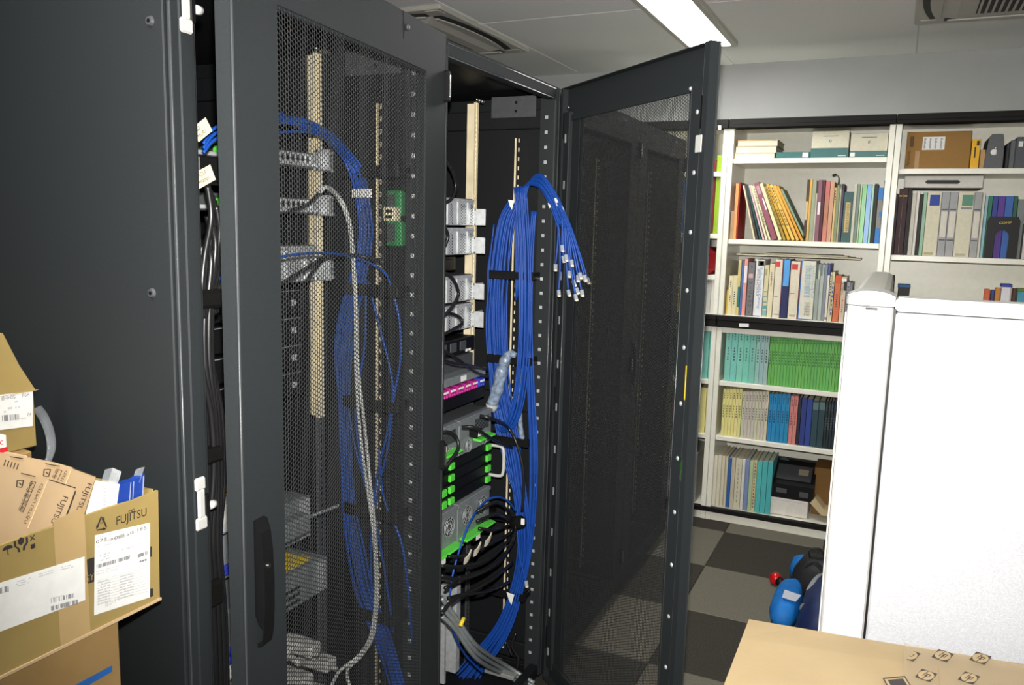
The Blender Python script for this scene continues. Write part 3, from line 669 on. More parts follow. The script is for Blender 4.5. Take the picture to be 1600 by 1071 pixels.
for (lab_, pw, pb, x, dz) in (('white and blue box in film, nearest the kraft cartons inside the open carton', [(144, 801), (158, 753), (187, 757), (181, 800), (166, 922), (123, 922)], [(187, 757), (206, 751), (203, 800), (190, 922), (167, 922), (181, 800)], -1.011, 0),
                        ('taller blue box in film, by the rack side panel inside the open carton', None, [(207, 752), (226, 741), (224, 775), (214, 922), (191, 922), (203, 800)], -1.011, 0)):
    bx = empty('blue_box', U(190, 922, x=x-.015), lab_, 'box', 'blue boxes in the open carton')
    if pw: 
        w_ = MB().pts([U(u, v, x=x) for u, v in pw], (-.012,0,0)).build('white_face', M['white'], bx)
        q = MB()
        for k in range(7): q.pts([U(161+kk_*4.2, 765+k*5, x=x+.0006) for kk_ in (0, 1)]+[U(165, 763+k*5, x=x+.0006), U(161, 763+k*5, x=x+.0006)], (.0002,0,0))
        q.build('printing', M['ltink'], w_)
    MB().pts([U(u, v, x=x) for u, v in pb], (-.012,0,0)).build('blue_face', pm(28, 62, 150, .35), bx)
    q = MB()
    if pw: q.tube([U(204.5, 754, x=x+.001), U(202, 790, x=x+.001)], .0006, 4)
    else: q.tube([U(209, 753, x=x+.001), U(207, 790, x=x+.001)], .0006, 4).tube([U(224.5, 744, x=x+.001), U(223, 776, x=x+.001)], .0008, 4)
    q.build('film_edge', M['plug'], bx)
    MB().ribbon([U(160 if pw else 208, 747, x=x-.012), U(172 if pw else 214, 744, x=x-.008), U(186 if pw else 222, 750 if pw else 742, x=x+.001)], (0, .01, .022), .0006).build('film_flap', M['film'], bx)
# lower cartons
lo = empty('lower_carton', (-1.1, .5, .62), 'brown carton with a blue printed band, beneath the open carton', 'carton')
ly = U(187, 985, x=FX-.004).y; zlo = zb-.0025
MB().box((XB-.02, .25, .62), (FX-.004, ly, zlo), bev=.003).build('carton_body', M['card4'], lo)
q = MB(); q.pts([U(110, 1075, x=FX-.0035), U(175, 1040, x=FX-.0035), U(175, 1050, x=FX-.0035), U(120, 1082, x=FX-.0035)], (.0003,0,0)).build('printed_band', pm(36, 96, 170), lo)
q = MB(); q.pts([U(-20, 1062, x=FX-.0035), U(26, 1038, x=FX-.0035), U(26, 1048, x=FX-.0035), U(-20, 1075, x=FX-.0035)], (.0003,0,0)).build('packing_tape', M['tape'], lo)
ba = empty('base_carton', (-1.1, .5, 0), 'plain brown carton on the floor at the foot of the stack', 'carton')
MB().box((XB-.02, .25, 0), (FX-.006, .80, .31), bev=.003).build('carton_body', M['card4'], ba); MB().box((XB+.08, .25, .31), (XB+.13, .80, .3103)).build('packing_tape', M['tape'], ba)
bb = empty('middle_carton', (-1.1, .5, .31), 'plain brown carton second from the floor in the stack', 'carton')
MB().box((XB-.02, .24, .3105), (FX-.003, .79, .6195), bev=.003).build('carton_body', M['card4'], bb); MB().box((FX-.0029, .48, .32), (FX-.0026, .53, .61)).build('packing_tape', M['tape'], bb)
# taller pile behind, carrying the upper carton
UXF = -1.25
q0, q1, q2 = U(58, 697, x=UXF), U(58, 611, x=UXF), U(12, 522, x=UXF)
zc = q0.z; yu = q0.y
for k, (a, b2, nm, lb) in enumerate(((0, .42, 'tall_carton', 'brown carton on the floor behind the stack'), (.42, .84, 'tall_carton', 'brown carton in the middle of the pile behind the stack'), (.84, zc, 'tall_carton', 'brown carton directly under the labelled upper carton'))):
    t = empty(nm, (-1.45, .55, a), lb, 'carton', 'pile behind the open carton')
    MB().box((-1.68, .30, a+.0005), (-1.232, yu-.02, b2-.0005), bev=.003).build('carton_body', M['card4'], t); MB().box((-1.2319, .55, a+.01), (-1.2316, .60, b2-.01)).build('packing_tape', M['tape'], t)
uc = empty('upper_carton', (-1.45, .6, zc), 'brown carton with raised flaps and a white label, topmost by the rack side', 'carton')
t = MB(); t.box((UXF-.005, .30, zc), (UXF, yu, q1.z), bev=.0015).box((UXF-.30, .30, zc), (UXF-.295, yu, q1.z)).box((UXF-.295, yu-.005, zc), (UXF-.005, yu, q1.z)).box((UXF-.295, .30, zc), (UXF-.005, .305, q1.z)).box((UXF-.295, .305, zc), (UXF-.005, yu-.005, zc+.005))
t.build('carton_wall', M['card'], uc)
MB().pts([(UXF, .30, q1.z), (UXF, yu+.004, q1.z), (UXF-.005, yu-.018, q1.z+.045), (UXF-.012, q2.y, q2.z), (UXF-.012, .30, q2.z)], (-.005,0,0)).build('flap', M['card'], uc)
MB().pts([(UXF-.295, .30, q1.z), (UXF-.295, yu, q1.z), (UXF-.335, yu-.03, q1.z+.03), (UXF-.335, .33, q1.z+.03)], (-.004,0,.002)).build('flap', M['card'], uc)
MB().pts([(UXF+.0006, yu+.003, q1.z+.001), (UXF+.002, yu+.008, q1.z+.002), (UXF+.0006, .5, q1.z+.0025), (UXF+.0006, .5, q1.z-.001)], (-.002,0,0)).build('torn_edge', M['card2'], uc)
def fu(u, v, d=0): return U(u, v, x=UXF+d)
lb = MB().pts([fu(-45, 622, .0006), fu(51, 612, .0006), fu(51, 666, .0006), fu(-45, 678, .0006)], (.0003,0,0)).build('shipping_label', M['white'], uc)
q = MB(); face_, face = face, lambda u, v, d=0: U(u, v, x=UXF+d)
for s, a, b2, h in (('→05', (8, 625), (24, 623), 4.5), ('F6P', (35, 621), (46, 619), 4.5), ('04', (43, 651), (49, 650), 4.5), ('週', (2, 626), (7, 625), 4)):
    p, t_ = fu(*a, .0012), fu(*b2, .0012)-fu(*a, .0012); q.text(s, p, t_, Vector((0, -t_.z, t_.y)), h*1.6/FPX/.7, t_.length)
bars(q, (-20, 661), (30, 656), .0095, .0012, 50); lines(q, (10, 640), (31, 638), 1, 0, .003, .0012, 9, 1); lines(q, (6, 645), (13, 644), 1, 0, .002, .0012, 4, 1); lines(q, (23, 629), (28, 628), 1, 0, .002, .0012, 3, 1); lines(q, (-10, 618), (28, 615), 1, 0, .001, .0012, 16, 1); lines(q, (33, 655), (41, 654), 1, 0, .0015, .0012, 4, 1)
face = face_
q.build('printing', [M['grink'], M['ltink']], lb)
# small white and red box in front of the upper carton
wr = empty('small_box', U(0, 706, x=-1.16), 'small white box with a red base band, in front of the upper carton', 'box')
p, z0 = U(10, 680, x=-1.16), U(5, 707, x=-1.16).z
MB().box((-1.20, p.y-.07, z0+.006), (-1.16, p.y, p.z), bev=.001).build('box_body', M['white'], wr); MB().box((-1.2005, p.y-.0705, z0), (-1.1595, p.y+.0005, z0+.0055)).build('red_band', pm(205, 20, 40), wr)
p2 = U(0, 696, x=-1.1592); MB().text('c', p2, RY_, UZ, .014).build('red_letter', pm(200, 20, 60), wr)
# kraft pad that the small box rests on, lying across the open carton
pd = tag(MB().box((-1.2035, .34, zt_+.0015), (-1.115, p.y+.002, z0-.0005), bev=.002).build('kraft_pad', M['card2']), 'kraft pad lying across the rim of the open carton under the small box', 'carton')
# clear strapping band looped between the cartons and the rack
sb = MB(); sb.ribbon(spline([U(57, 637, x=-1.27), U(68, 652, x=-1.26), U(78, 678, x=-1.245), U(80, 705, x=-1.23), U(72, 728, x=-1.222)], 6), (.0, .016, .004), .0007)
tag(sb.build('strapping_band', M['film'], None, True), 'clear plastic strapping band looping down beside the upper carton', 'plastic band')
# ------------------------------------------------------------------ bookcases
BY, BB = 4.457, 4.862                     # front and back
CX = [-1.660, -.859, -.058, .743]
ORD = 'first second third fourth fifth sixth seventh eighth ninth tenth eleventh twelfth thirteenth fourteenth fifteenth sixteenth seventeenth eighteenth nineteenth twentieth twenty-first twenty-second twenty-third twenty-fourth twenty-fifth twenty-sixth twenty-seventh twenty-eighth twenty-ninth thirtieth thirty-first thirty-second thirty-third thirty-fourth thirty-fifth thirty-sixth thirty-seventh thirty-eighth thirty-ninth fortieth'.split()
NM = {0: 'partly hidden behind the open mesh door', 1: 'in the middle, full of books', 2: 'behind the white partition'}
def cabinet(c, z0, z1, shelves, upper):
    x0, x1 = CX[c]+.001, CX[c+1]-.001; t = .027
    r = empty('bookcase', ((x0+x1)/2, (BY+BB)/2, z0), 'cream %s bookcase unit %s' % ('upper' if upper else 'lower', NM[c]), 'bookcase', 'cream bookcase units')
    for a, b in ((x0, x0+t), (x1-t, x1)): MB().box((a, BY, z0), (b, BB, z1), bev=.002).build('side_panel', M['case'], r)
    MB().box((x0+t, BB-.008, z0+.005), (x1-t, BB, z1-.005)).build('back_panel', M['case'], r)
    for z in shelves: MB().box((x0+t+.001, BY+.014, z-.026), (x1-t-.001, BB-.01, z), bev=.002).build('shelf', M['case'], r)
    MB().box((x0+t, BY+.01, z1-.03), (x1-t, BB-.01, z1), bev=.002).build('top_panel', M['case'], r)
    if upper:
        tr = MB().box((x0, BY-.022, 2.152), (x1, BY+.06, 2.172), bev=.003).box((x0, BY-.012, 2.170), (x1, BY+.06, 2.20), bev=.003); tr.build('door_track', M['track'], r)
        MB().box((x0, BY-.018, 1.098), (x1, BY+.012, 1.145), bev=.004).box((x0, BY-.024, 1.135), (x1, BY+.005, 1.163), bev=.003).build('door_track', M['track'], r)
    else:
        MB().box((x0, BY-.010, .048), (x1, BY+.02, .076), bev=.003).build('door_track', M['track'], r)
        MB().box((x0+.003, BY+.006, 0), (x1-.003, BY+.03, .047)).build('kick_plate', M['case'], r)
        MB().box((x0+t, BY+.02, .05), (x1-t, BB-.01, .074)).build('base_shelf', M['case'], r)
    return r
S1 = dict(a=1.998, b=1.574, c=1.164, d=.797, e=.487, f=.0765)
S2 = dict(a=1.941, b=1.521, c=1.164, d=.797, e=.487, f=.0765)
S0 = dict(a=1.93, b=1.60, c=1.164, d=.797, e=.487, f=.0765)
S0['m'] = 1.375
cabs = {}
for c, S in ((0, S0), (1, S1), (2, S2)):
    cabs[c, 1] = cabinet(c, 1.0985, 2.20, [S['a'], S['b'], S['c']]+([S['m']] if 'm' in S else []), True)
    cabs[c, 0] = cabinet(c, 0, 1.0965, [S['d'], S['e']], False)
MB().pts([U(1155, 505.5, y=BY-.0245), U(1170, 506, y=BY-.0245), U(1170, 511.5, y=BY-.0245), U(1155, 511, y=BY-.0245)], (0,-.0005,0)).build('sticker', M['white'], cabs[1, 1])
MB().pts([U(1122, 196, y=BY-.0225), U(1127, 196, y=BY-.0225), U(1127, 203, y=BY-.0225), U(1122, 203, y=BY-.0225)], (0,-.002,0)).build('track_end', M['wplastic'], cabs[0, 1])

YF = 4.490
page = pm(214, 206, 184, .9)
def book(x0, x1, z0, z1, mt, dep=.20, lean=0.0, yf=YF, kind='book', name='book', soft=False):
    """hard cover shell (spine and two boards) around a page block; lean tips it towards -x"""
    th = x1-x0; b = MB(); t = min(.0022, th*.22); h = z1-z0
    if lean:
        R = Matrix.Translation((x0, 0, z0)) @ Matrix.Rotation(-lean, 4, 'Y') @ Matrix.Translation((-x0, 0, -z0))
        b.M = R
    if th < .006: b.box((x0, yf, z0), (x1, yf+dep, z1), 0)
    else:
        b.box((x0, yf, z0), (x1, yf+t, z1), 0, .0008).box((x0, yf+t, z0), (x0+t, yf+dep, z1), 0).box((x1-t, yf+t, z0), (x1, yf+dep, z1), 0)
        b.box((x0+t, yf+t, z0+.002), (x1-t, yf+dep-.004, z1-.0035), 1)
    o = b.build(name, [mt, page])
    return o, b.M
def dashes(o, x0, x1, z0, z1, Mx, m, segs):
    """small unreadable print down a spine: segs of (from, to, n) as fractions of the height from the top"""
    q = MB(Mx); xm = (x0+x1)/2; w = min(.0035, (x1-x0)*.28); h = z1-z0
    for a, b, n in segs:
        st = (b-a)*h/n
        for k in range(n):
            zt = z1-a*h-k*st; q.box((xm-w, YF-.0006, zt-st*.62), (xm+w*(.3+.7*random.random()), YF-.0002, zt))
    if q.v: q.build('spine_print', m, o)
def px_row(shelf_z, row, pyb, place, cat='book', group=None, lean=0, dep=.20):
    out = []
    for i, e in enumerate(row):
        l, r, pt, col, desc = e[:5]; ex = e[5] if len(e) > 5 else {}
        pm_ = (pt+pyb)/2
        x0, x1 = U(l, pm_, y=YF).x, U(r, pm_, y=YF).x; z1 = U((l+r)/2+2, pt, y=YF).z
        zb_ = shelf_z+.0006
        o, Mx = book(x0+.0006, x1-.0006, zb_, z1, pm(*col, ex.get('rough', .6)), ex.get('dep', dep+random.uniform(-.02, .02)), ex.get('lean', lean), name=ex.get('name', 'book'))
        tag(o, '%s, %s along %s' % (desc, ORD[i+ex.get('n0', 0)], place), ex.get('cat', cat), group)
        if ex.get('print'): dashes(o, x0, x1, zb_, z1, Mx, pm(*ex.get('ink', (60, 60, 64))), ex['print'])
        for (fa, fb_, f0, f1, c2) in ex.get('patch', ()):
            w = x1-x0; h = z1-zb_
            MB(Mx).box((x0+w*fa, YF-.0005, z1-h*f1), (x0+w*fb_, YF-.0001, z1-h*f0)).build('spine_patch', pm(*c2), o)
        for (s, fx, f0, f1, c2, up) in ex.get('text', ()):
            w = x1-x0; h = z1-zb_; q = MB(Mx)
            if up:
                n = len(s); st = (f1-f0)*h/n
                for k, ch in enumerate(s): q.text(ch, (x0+w*.5-st*.36*max(p[0] for p in font_mesh(ch)[0]), YF-.0005, z1-h*f0-st*(k+.85)), (1,0,0), (0,0,1), st*.9)
            else: q.text(s, (x0+w*fx, YF-.0005, z1-h*f0), (0,0,-1), (1,0,0), w*.42, h*(f1-f0))
            q.build('spine_title', pm(*c2), o)
        out.append((o, x0, x1, zb_, z1, Mx))
    return out
small = [(.12, .3, 4), (.5, .68, 4)]
# --- middle unit, shelf under the top: flat books and paper boxes
def flat(l, r, pt, pb, z0, dep, mats, name, label, cat, yf=YF, split=None, group=None):
    x0, x1 = U(l, (pt+pb)/2, y=yf).x, U(r, (pt+pb)/2, y=yf).x; z1 = z0+(U(l, pt, y=yf).z-U(l, pb, y=yf).z)
    b = MB()
    if split: b.box((x0, yf, z0), (x1, yf+dep, z0+(z1-z0)*split), 0, .0012).box((x0+.002, yf+.002, z0+(z1-z0)*split+.0004), (x1-.002, yf+dep, z1), 1, .0012)
    else: b.box((x0, yf, z0), (x1, yf+dep, z1), 0, .0015)
    o = b.build(name, mats); tag(o, label, cat, group); return o, x0, x1, z0, z1
def flatbook(l, r, pt, pb, z0, label, m):
    x0, x1 = U(l, (pt+pb)/2, y=YF).x, U(r, (pt+pb)/2, y=YF).x; z1 = z0+U(l, pt, y=YF).z-U(l, pb, y=YF).z
    b = MB().box((x0, YF, z0), (x1, YF+.26, z0+.002), 0).box((x0, YF, z1-.002), (x1, YF+.26, z1), 0).box((x0, YF, z0+.002), (x0+.002, YF+.26, z1-.002), 0).box((x0+.002, YF+.003, z0+.0022), (x1-.004, YF+.257, z1-.0022), 1)
    tag(b.build('thick_book', [m, page]), label, 'book', 'thick books lying flat on the top shelf'); return z1
z = S1['a']+.0008
z = flatbook(1148, 1211, 236.5, 245.5, z, 'cream paged book lying flat at the bottom of the three on the top shelf', pm(228, 200, 140))+.0006
z = flatbook(1150, 1214, 226.5, 236.5, z, 'grey paged book lying flat between two yellow ones on the top shelf', pm(190, 188, 172))+.0006
z = flatbook(1153, 1216, 217, 226.5, z, 'tan book lying flat on top of the three on the top shelf', pm(205, 165, 95))
teal = pm(22, 92, 92, .4)
za = S1['a']+.0008
o, x0, x1, z0, z1 = flat(1213, 1265.5, 236, 245.5, za, .28, teal, 'paper_box', 'flat teal box beside the lying books on the top shelf', 'box', group='paper boxes on the top shelf')
MB().box((x1-.036, YF-.0006, z0+.004), (x1-.008, YF-.0002, z1-.004)).build('label_patch', M['white'], o)
for (l, r, pt, sp, lb) in ((1267.5, 1327, 205, .36, 'taller white and teal paper box on the top shelf'), (1328, 1387.5, 209, .26, 'white and teal paper box at the far post end of the top shelf')):
    o, x0, x1, z0, z1 = flat(l, r, pt, 246.5, za, .28, [teal, pm(205, 200, 178)], 'paper_box', lb, 'box', split=sp, group='paper boxes on the top shelf')
    w = x1-x0; zc_ = z0+(z1-z0)*.62
    q = MB(); q.tube([(x0+w*.5+.006*math.cos(t)*(1-t/9), YF+.0012, zc_+.009*math.sin(t)*(1-t/9)) for t in [k*.4 for k in range(16)]], .0014, 4)
    q.box((x0+w*.30, YF+.0012, zc_+.024), (x0+w*.70, YF+.0018, zc_+.027)); q.build('printed_swirl', teal, o)
    MB().box((x1-.05, YF-.0006, z0+.008), (x1-.012, YF-.0002, z0+.011)).build('printing', M['white'], o)
    if sp < .3: MB().box((x0+.004, YF-.0006, z0+.005), (x0+.026, YF-.0002, z0+.024)).build('label_patch', M['white'], o)
# --- middle unit, second shelf: upright and leaning
zB = S1['b']
P2 = 'the second shelf, middle bookcase'
px_row(zB, [(1141, 1147, 330, (170, 140, 105), 'low tan booklet'), (1147.3, 1152.5, 287, (225, 150, 90), 'upright orange book'), (1152.7, 1155, 285, (150, 28, 30), 'thin upright red book')], 371, P2)
lean_rows = [ (1172, 1175.5, 13, (222, 205, 170), 'thin cream book leaning', .20), (1176, 1180, 15, (60, 56, 56), 'thin black book leaning', .205), (1180.3, 1184.5, 16, (28, 70, 66), 'dark green book leaning', .205), (1185, 1189, 18, (205, 175, 180), 'pale pink book leaning', .205),
  (1189.3, 1193.5, 20, (225, 212, 180), 'cream striped book leaning', .205), (1194, 1198, 21.5, (216, 214, 176), 'ivory booklet leaning', .205), (1198.5, 1209.5, 23, (140, 76, 92), 'mauve hardback leaning', .215), (1210, 1217, 24, (222, 216, 170), 'pale cream book leaning', .215), (1217.3, 1223, 24.5, (160, 130, 45), 'olive book leaning', .205),
  (1223.3, 1229.5, 25, (205, 160, 45), 'mustard book leaning', .215), (1230, 1236.5, 26, (228, 185, 85), 'yellow book leaning', .215), (1236.8, 1243, 27, (222, 165, 70), 'amber book leaning', .215), (1243.3, 1248.5, 27.5, (214, 150, 45), 'deep orange book leaning', .215), (1249, 1253.5, 28.5, (130, 155, 130), 'grey green book leaning', .205)]
pxm = (U(1230, 330, y=YF).x-U(1150, 330, y=YF).x)/80
xt = U(1155, 371, y=YF).x+.004
for i, (l, r, ang, col, desc, ln) in enumerate(lean_rows):
    a = math.radians(15+13*i/13); ln = .300*ln/.205; Lc = .27
    th = (r-l)*pxm*.80*math.cos(a)
    x0 = xt+Lc*math.tan(a); xt += th/math.cos(a)
    th -= .0008; x1 = x0+th
    o, Mx = book(x0, x1, zB+.001, zB+.001+ln, pm(*col), .20, a)
    tag(o, '%s, %s of the leaning row on the second shelf' % (desc, ORD[i]), 'book', 'books leaning on the second shelf')
    if desc.startswith('mauve'):
        MB(Mx).box((x1-th*.8, YF-.0006, zB+ln*.80), (x1-th*.2, YF-.0002, zB+ln*.95)).build('spine_patch', pm(178, 140, 150), o)
        MB(Mx).box((x1-th*.35, YF-.0006, zB+ln*.52), (x1-th*.1, YF-.0002, zB+ln*.72)).build('spine_patch', M['white'], o)
    elif i in (5, 8, 9, 10): dashes(o, x1-th, x1, zB, zB+ln, Mx, pm(90, 60, 40), [(.05, .35, 6), (.45, .75, 6)])
c = 8.567
def q4(a): return 1250+a/c
grp2 = [(68, 106, 178, (68, 52, 40), 'dark brown book', dict(patch=[(.1, .95, .35, .65, (205, 180, 140))])), (107, 143, 176, (208, 162, 75), 'gold book', {}), (144, 198, 186, (150, 158, 132), 'sage green book', {}), (199, 217, 200, (60, 55, 55), 'narrow black book with pale foot', dict(patch=[(0.05, .95, .2, 1, (205, 198, 180))])),
  (218, 276, 182, (128, 86, 98), 'mauve book with white label', dict(patch=[(.3, .85, .36, .56, (225, 225, 230))])), (277, 316, 184, (78, 30, 44), 'maroon book', {}), (320, 380, 196, (178, 120, 95), 'tan and pink book', dict(patch=[(0.02, .98, 0, .3, (190, 105, 100)), (.02, .98, .75, 1, (200, 125, 110))])), (382, 440, 206, (196, 150, 120), 'pink book with tan spine', {}),
  (441, 470, 285, (205, 180, 120), 'short straw book', dict(print=[(.05, .3, 5)])), (471, 512, 240, (132, 140, 108), 'olive grey magazine with curled cover', {}), (513, 538, 236, (168, 170, 140), 'pale olive book', {}), (539, 570, 236, (78, 64, 92), 'purple book', {}),
  (571, 696, 340, (58, 92, 90), 'short dark teal binder with titled label', dict(name='binder', cat='binder', patch=[(.24, .74, .21, .80, (205, 180, 120))], text=[('KEK-PCI FXON', .36, .25, .77, (70, 80, 80), False)])), (700, 742, 236, (196, 192, 176), 'off-white book', {}), (743, 786, 238, (120, 140, 125), 'grey green book', {}),
  (787, 810, 240, (190, 205, 170), 'narrow pale green book', {}), (811, 872, 244, (70, 165, 75), 'bright green file', dict(rough=.3)), (873, 938, 244, (40, 125, 190), 'bright blue file', dict(rough=.3)), (939, 970, 244, (170, 215, 190), 'narrow mint book', {}), (971, 1022, 234, (38, 34, 32), 'black book', {}), (1024, 1092, 285, (130, 128, 122), 'grey file with blue bands', dict(patch=[(.04, .96, .0, .22, (50, 120, 190)), (.5, .96, .43, .52, (50, 120, 190)), (.04, .96, .73, 1, (50, 120, 190))])), (1093, 1112, 190, (58, 56, 66), 'narrow dark grey book', {})]
rows = [(q4(a), q4(b), 260+p/c, col, d, dict(e, n0=17)) for a, b, p, col, d, e in grp2]
res2 = px_row(zB, rows, 374, P2)
mag = res2[9]
MB().ribbon(spline([(mag[1]+.004, YF+.02, mag[4]-.004), (mag[1]+.004, YF+.02, mag[4]+.03), (mag[1]-.008, YF+.02, mag[4]+.050), (mag[1]-.028, YF+.02, mag[4]+.044)], 5), (0, .12, 0), .0012).build('curled_cover', pm(96, 108, 82), mag[0])
# --- middle unit, third shelf (binders and catalogues) standing on the track level
zC = S1['c']
c3 = 9.736
def a3(v): return 1120+v/c3
def b3(v): return 1220+v/c3
def p3_(v): return 400+v/c3
big = .24
row3 = [(a3(140), a3(168), p3_(470), (214, 176, 60), 'thin yellow booklet', dict(patch=[(.1, .9, 0, .1, (60, 60, 60))])), (a3(169), a3(232), p3_(305), (218, 208, 168), 'cream paperback', dict(print=small)), (a3(233), a3(300), p3_(300), (214, 204, 164), 'second cream paperback', dict(print=[(.4, .75, 6)])),
  (a3(304), a3(352), p3_(68), (202, 184, 118), 'straw book with teal foot', dict(patch=[(.3, 1, .48, .85, (26, 110, 112))])), (a3(358), a3(394), p3_(70), (70, 100, 165), 'blue book', {}), (a3(395), a3(450), p3_(48), (222, 150, 135), 'pink book with white band', dict(patch=[(.08, .9, .12, .42, (226, 222, 226))])),
  (a3(460), a3(558), p3_(100), (112, 110, 114), 'grey catalogue lettered downwards', dict(text=[('MICRON', .3, .34, .84, (40, 40, 44), True), ('b', .3, .03, .11, (40, 40, 44), True)], patch=[(.12, .78, .21, .29, (205, 165, 165)), (.35, .55, .92, .94, (40, 40, 44))])),
  (a3(570), a3(703), p3_(58), (222, 222, 222), 'white catalogue with blue lettering', dict(text=[('Kaihu Works Catalog', .50, .14, .85, (40, 135, 190), False), ('SENSOR & ACTUATOR', .22, .16, .64, (70, 70, 75), False)], patch=[(.25, .95, .02, .11, (70, 60, 35)), (.45, .80, .035, .095, (190, 170, 60)), (.02, .8, .985, 1., (60, 70, 160))])),
  (a3(708), a3(775), p3_(140), (208, 198, 158), 'cream catalogue with blue stripes', dict(patch=[(.1, .9, .5, .52, (70, 150, 170)), (.1, .9, .6, .62, (70, 150, 170)), (.1, .9, .7, .72, (70, 150, 170)), (.1, .95, .78, .84, (60, 160, 165)), (.1, .95, .87, .97, (120, 170, 185)), (.15, .6, .08, .2, (150, 150, 90))])),
  (a3(780), a3(858), p3_(118), (216, 206, 172), 'cream booklet with small print', dict(print=[(.16, .42, 8)], ink=(70, 66, 60))),
  (a3(866), a3(982), p3_(55), (216, 208, 188), 'cream binder with red square', dict(name='binder', cat='binder', patch=[(.06, .62, .035, .125, (200, 62, 55)), (.1, .55, .625, .635, (110, 110, 110)), (.2, .9, .93, .95, (150, 145, 130)), (.93, 1, 0, 1, (150, 40, 45))])),
  (b3(12), b3(122), p3_(55), (26, 34, 84), 'navy binder with light blue top', dict(name='binder', cat='binder', patch=[(.1, .92, 0, .45, (85, 160, 222))])),
  (b3(128), b3(276), p3_(84), (216, 206, 184), 'second cream binder with red square', dict(name='binder', cat='binder', patch=[(.1, .72, .05, .145, (200, 62, 55)), (.1, .6, .55, .56, (120, 120, 115)), (.2, .8, .925, .96, (170, 160, 140)), (.94, 1, 0, 1, (130, 40, 50))])),
  (b3(285), b3(512), p3_(78), (212, 210, 192), 'wide white binder with blue lettering', dict(name='binder', cat='binder', patch=[(0, .06, 0, 1, (50, 110, 180)), (.06, .95, .985, 1, (50, 90, 160))], text=[('空間位置検出用機器類 版', .34, .07, .62, (90, 150, 185), False), ('フィードバックデータブック', .66, .06, .62, (90, 150, 185), False), ('計測器製造', .44, .70, .93, (120, 105, 95), False)])),
  (b3(516), b3(580), p3_(130), (150, 160, 152), 'grey green file', dict(patch=[(.1, .5, 0, .26, (70, 74, 90)), (.5, .9, .1, .26, (190, 200, 160))])), (b3(582), b3(640), p3_(130), (172, 178, 172), 'pale grey file', dict(patch=[(.1, .5, 0, .2, (90, 110, 115))])), (b3(642), b3(690), p3_(130), (128, 136, 146), 'slate file', {}),
  (b3(692), b3(728), p3_(130), (70, 86, 150), 'blue topped white book', dict(patch=[(.02, .98, .19, 1, (218, 212, 196)), (.2, .8, .93, .97, (50, 80, 160))])), (b3(730), b3(762), p3_(252), (205, 196, 168), 'narrow ivory paperback', dict(print=[(.05, .5, 8)])), (b3(763), b3(800), p3_(246), (214, 204, 160), 'narrow cream paperback', dict(print=[(.2, .9, 8)], ink=(60, 80, 150))),
  (b3(806), b3(898), p3_(300), (205, 105, 66), 'orange paperback', dict(patch=[(0, 1, 0, .17, (200, 88, 50))], print=[(.4, .7, 6)])), (b3(902), b3(982), p3_(322), (204, 186, 160), 'cream and black paperback', dict(patch=[(.02, .98, .04, .1, (230, 230, 235)), (.5, .98, .1, .3, (30, 28, 28))], text=[('Logzz,', .2, .14, .40, (25, 25, 25), False)], print=[(.5, .8, 6)], ink=(190, 90, 80))), (b3(985), b3(1035), p3_(400), (150, 150, 158), 'grey paperback', dict(print=[(.1, .8, 10)])), (b3(1036), b3(1075), p3_(410), (120, 120, 130), 'slate paperback', {})]
px_row(zC, row3, 500, 'the shelf above the black track', dep=.22)
# thin folders lying across the binders
for (l, r, v, dz, y0_, lb) in ((1150, 1345, 404.5, 0, YF+.02, 'long thin cream folder lying across the binders'), (1194, 1325, 400.5, .0085, YF+.04, 'shorter cream folder lying on the long thin folder')):
    x0, x1 = U(l, v, y=y0_).x, U(r, v, y=y0_).x; zz = 1.4895+dz
    tag(MB().box((x0, y0_, zz), (min(x1, -.12), y0_+.22, zz+.004), bev=.001).box((x0+.002, y0_-.002, zz+.0042), (min(x1, -.12)-.03, y0_+.21, zz+.0075), bev=.001).build('folder', pm(220, 214, 190)), lb, 'folder', 'folders on the binders')
# --- lower middle unit: series volumes
def series(z, l, r, n, pyt, pyb, col, desc, place, group, n0, inkc=(60, 80, 80), jitter=6, segs=((.08, .22, 3), (.35, .62, 5))):
    w = (r-l)/n; rows_ = []
    for i in range(n):
        cc = tuple(max(0, min(255, v+random.randint(-jitter, jitter))) for v in col)
        rows_.append((l+i*w, l+(i+1)*w, pyt+(pyt*0), cc, desc, dict(n0=n0, print=list(segs), ink=inkc)))
    return px_row(z, rows_, pyb, place, group=group)
def s4(v): return 1100+v/4.284
P4 = 'the shelf below the black track'
series(S1['d'], s4(140), s4(345), 5, 514.5, 601, (120, 190, 175), 'mint volume', P4, 'mint series volumes', 0)
series(S1['d'], s4(345.5), s4(432), 3, 517, 603, (146, 182, 176), 'pale grey mint volume', P4, 'pale mint series volumes', 5)
series(S1['d'], s4(433), s4(990), 27, 520, 610, (100, 172, 84), 'green volume', P4, 'green series volumes', 8, (50, 100, 50), 5)
def s5(v): return 1080+v/4.46
P5 = 'the second lowest shelf'
series(S1['e'], s5(213), s5(347), 6, 608, 692, (222, 214, 140), 'pale yellow volume', P5, 'pale yellow series volumes', 0, (110, 100, 60))
series(S1['e'], s5(348), s5(532), 8, 612, 696, (196, 190, 170), 'pale grey volume', P5, 'pale grey series volumes', 6, (100, 95, 100))
series(S1['e'], s5(533), s5(680), 5, 616, 699, (20, 130, 178), 'bright blue volume', P5, 'bright blue series volumes', 14, (10, 50, 90))
series(S1['e'], s5(681), s5(736), 2, 619, 702, (196, 120, 120), 'pink volume', P5, 'pink series volumes', 19, (120, 60, 70))
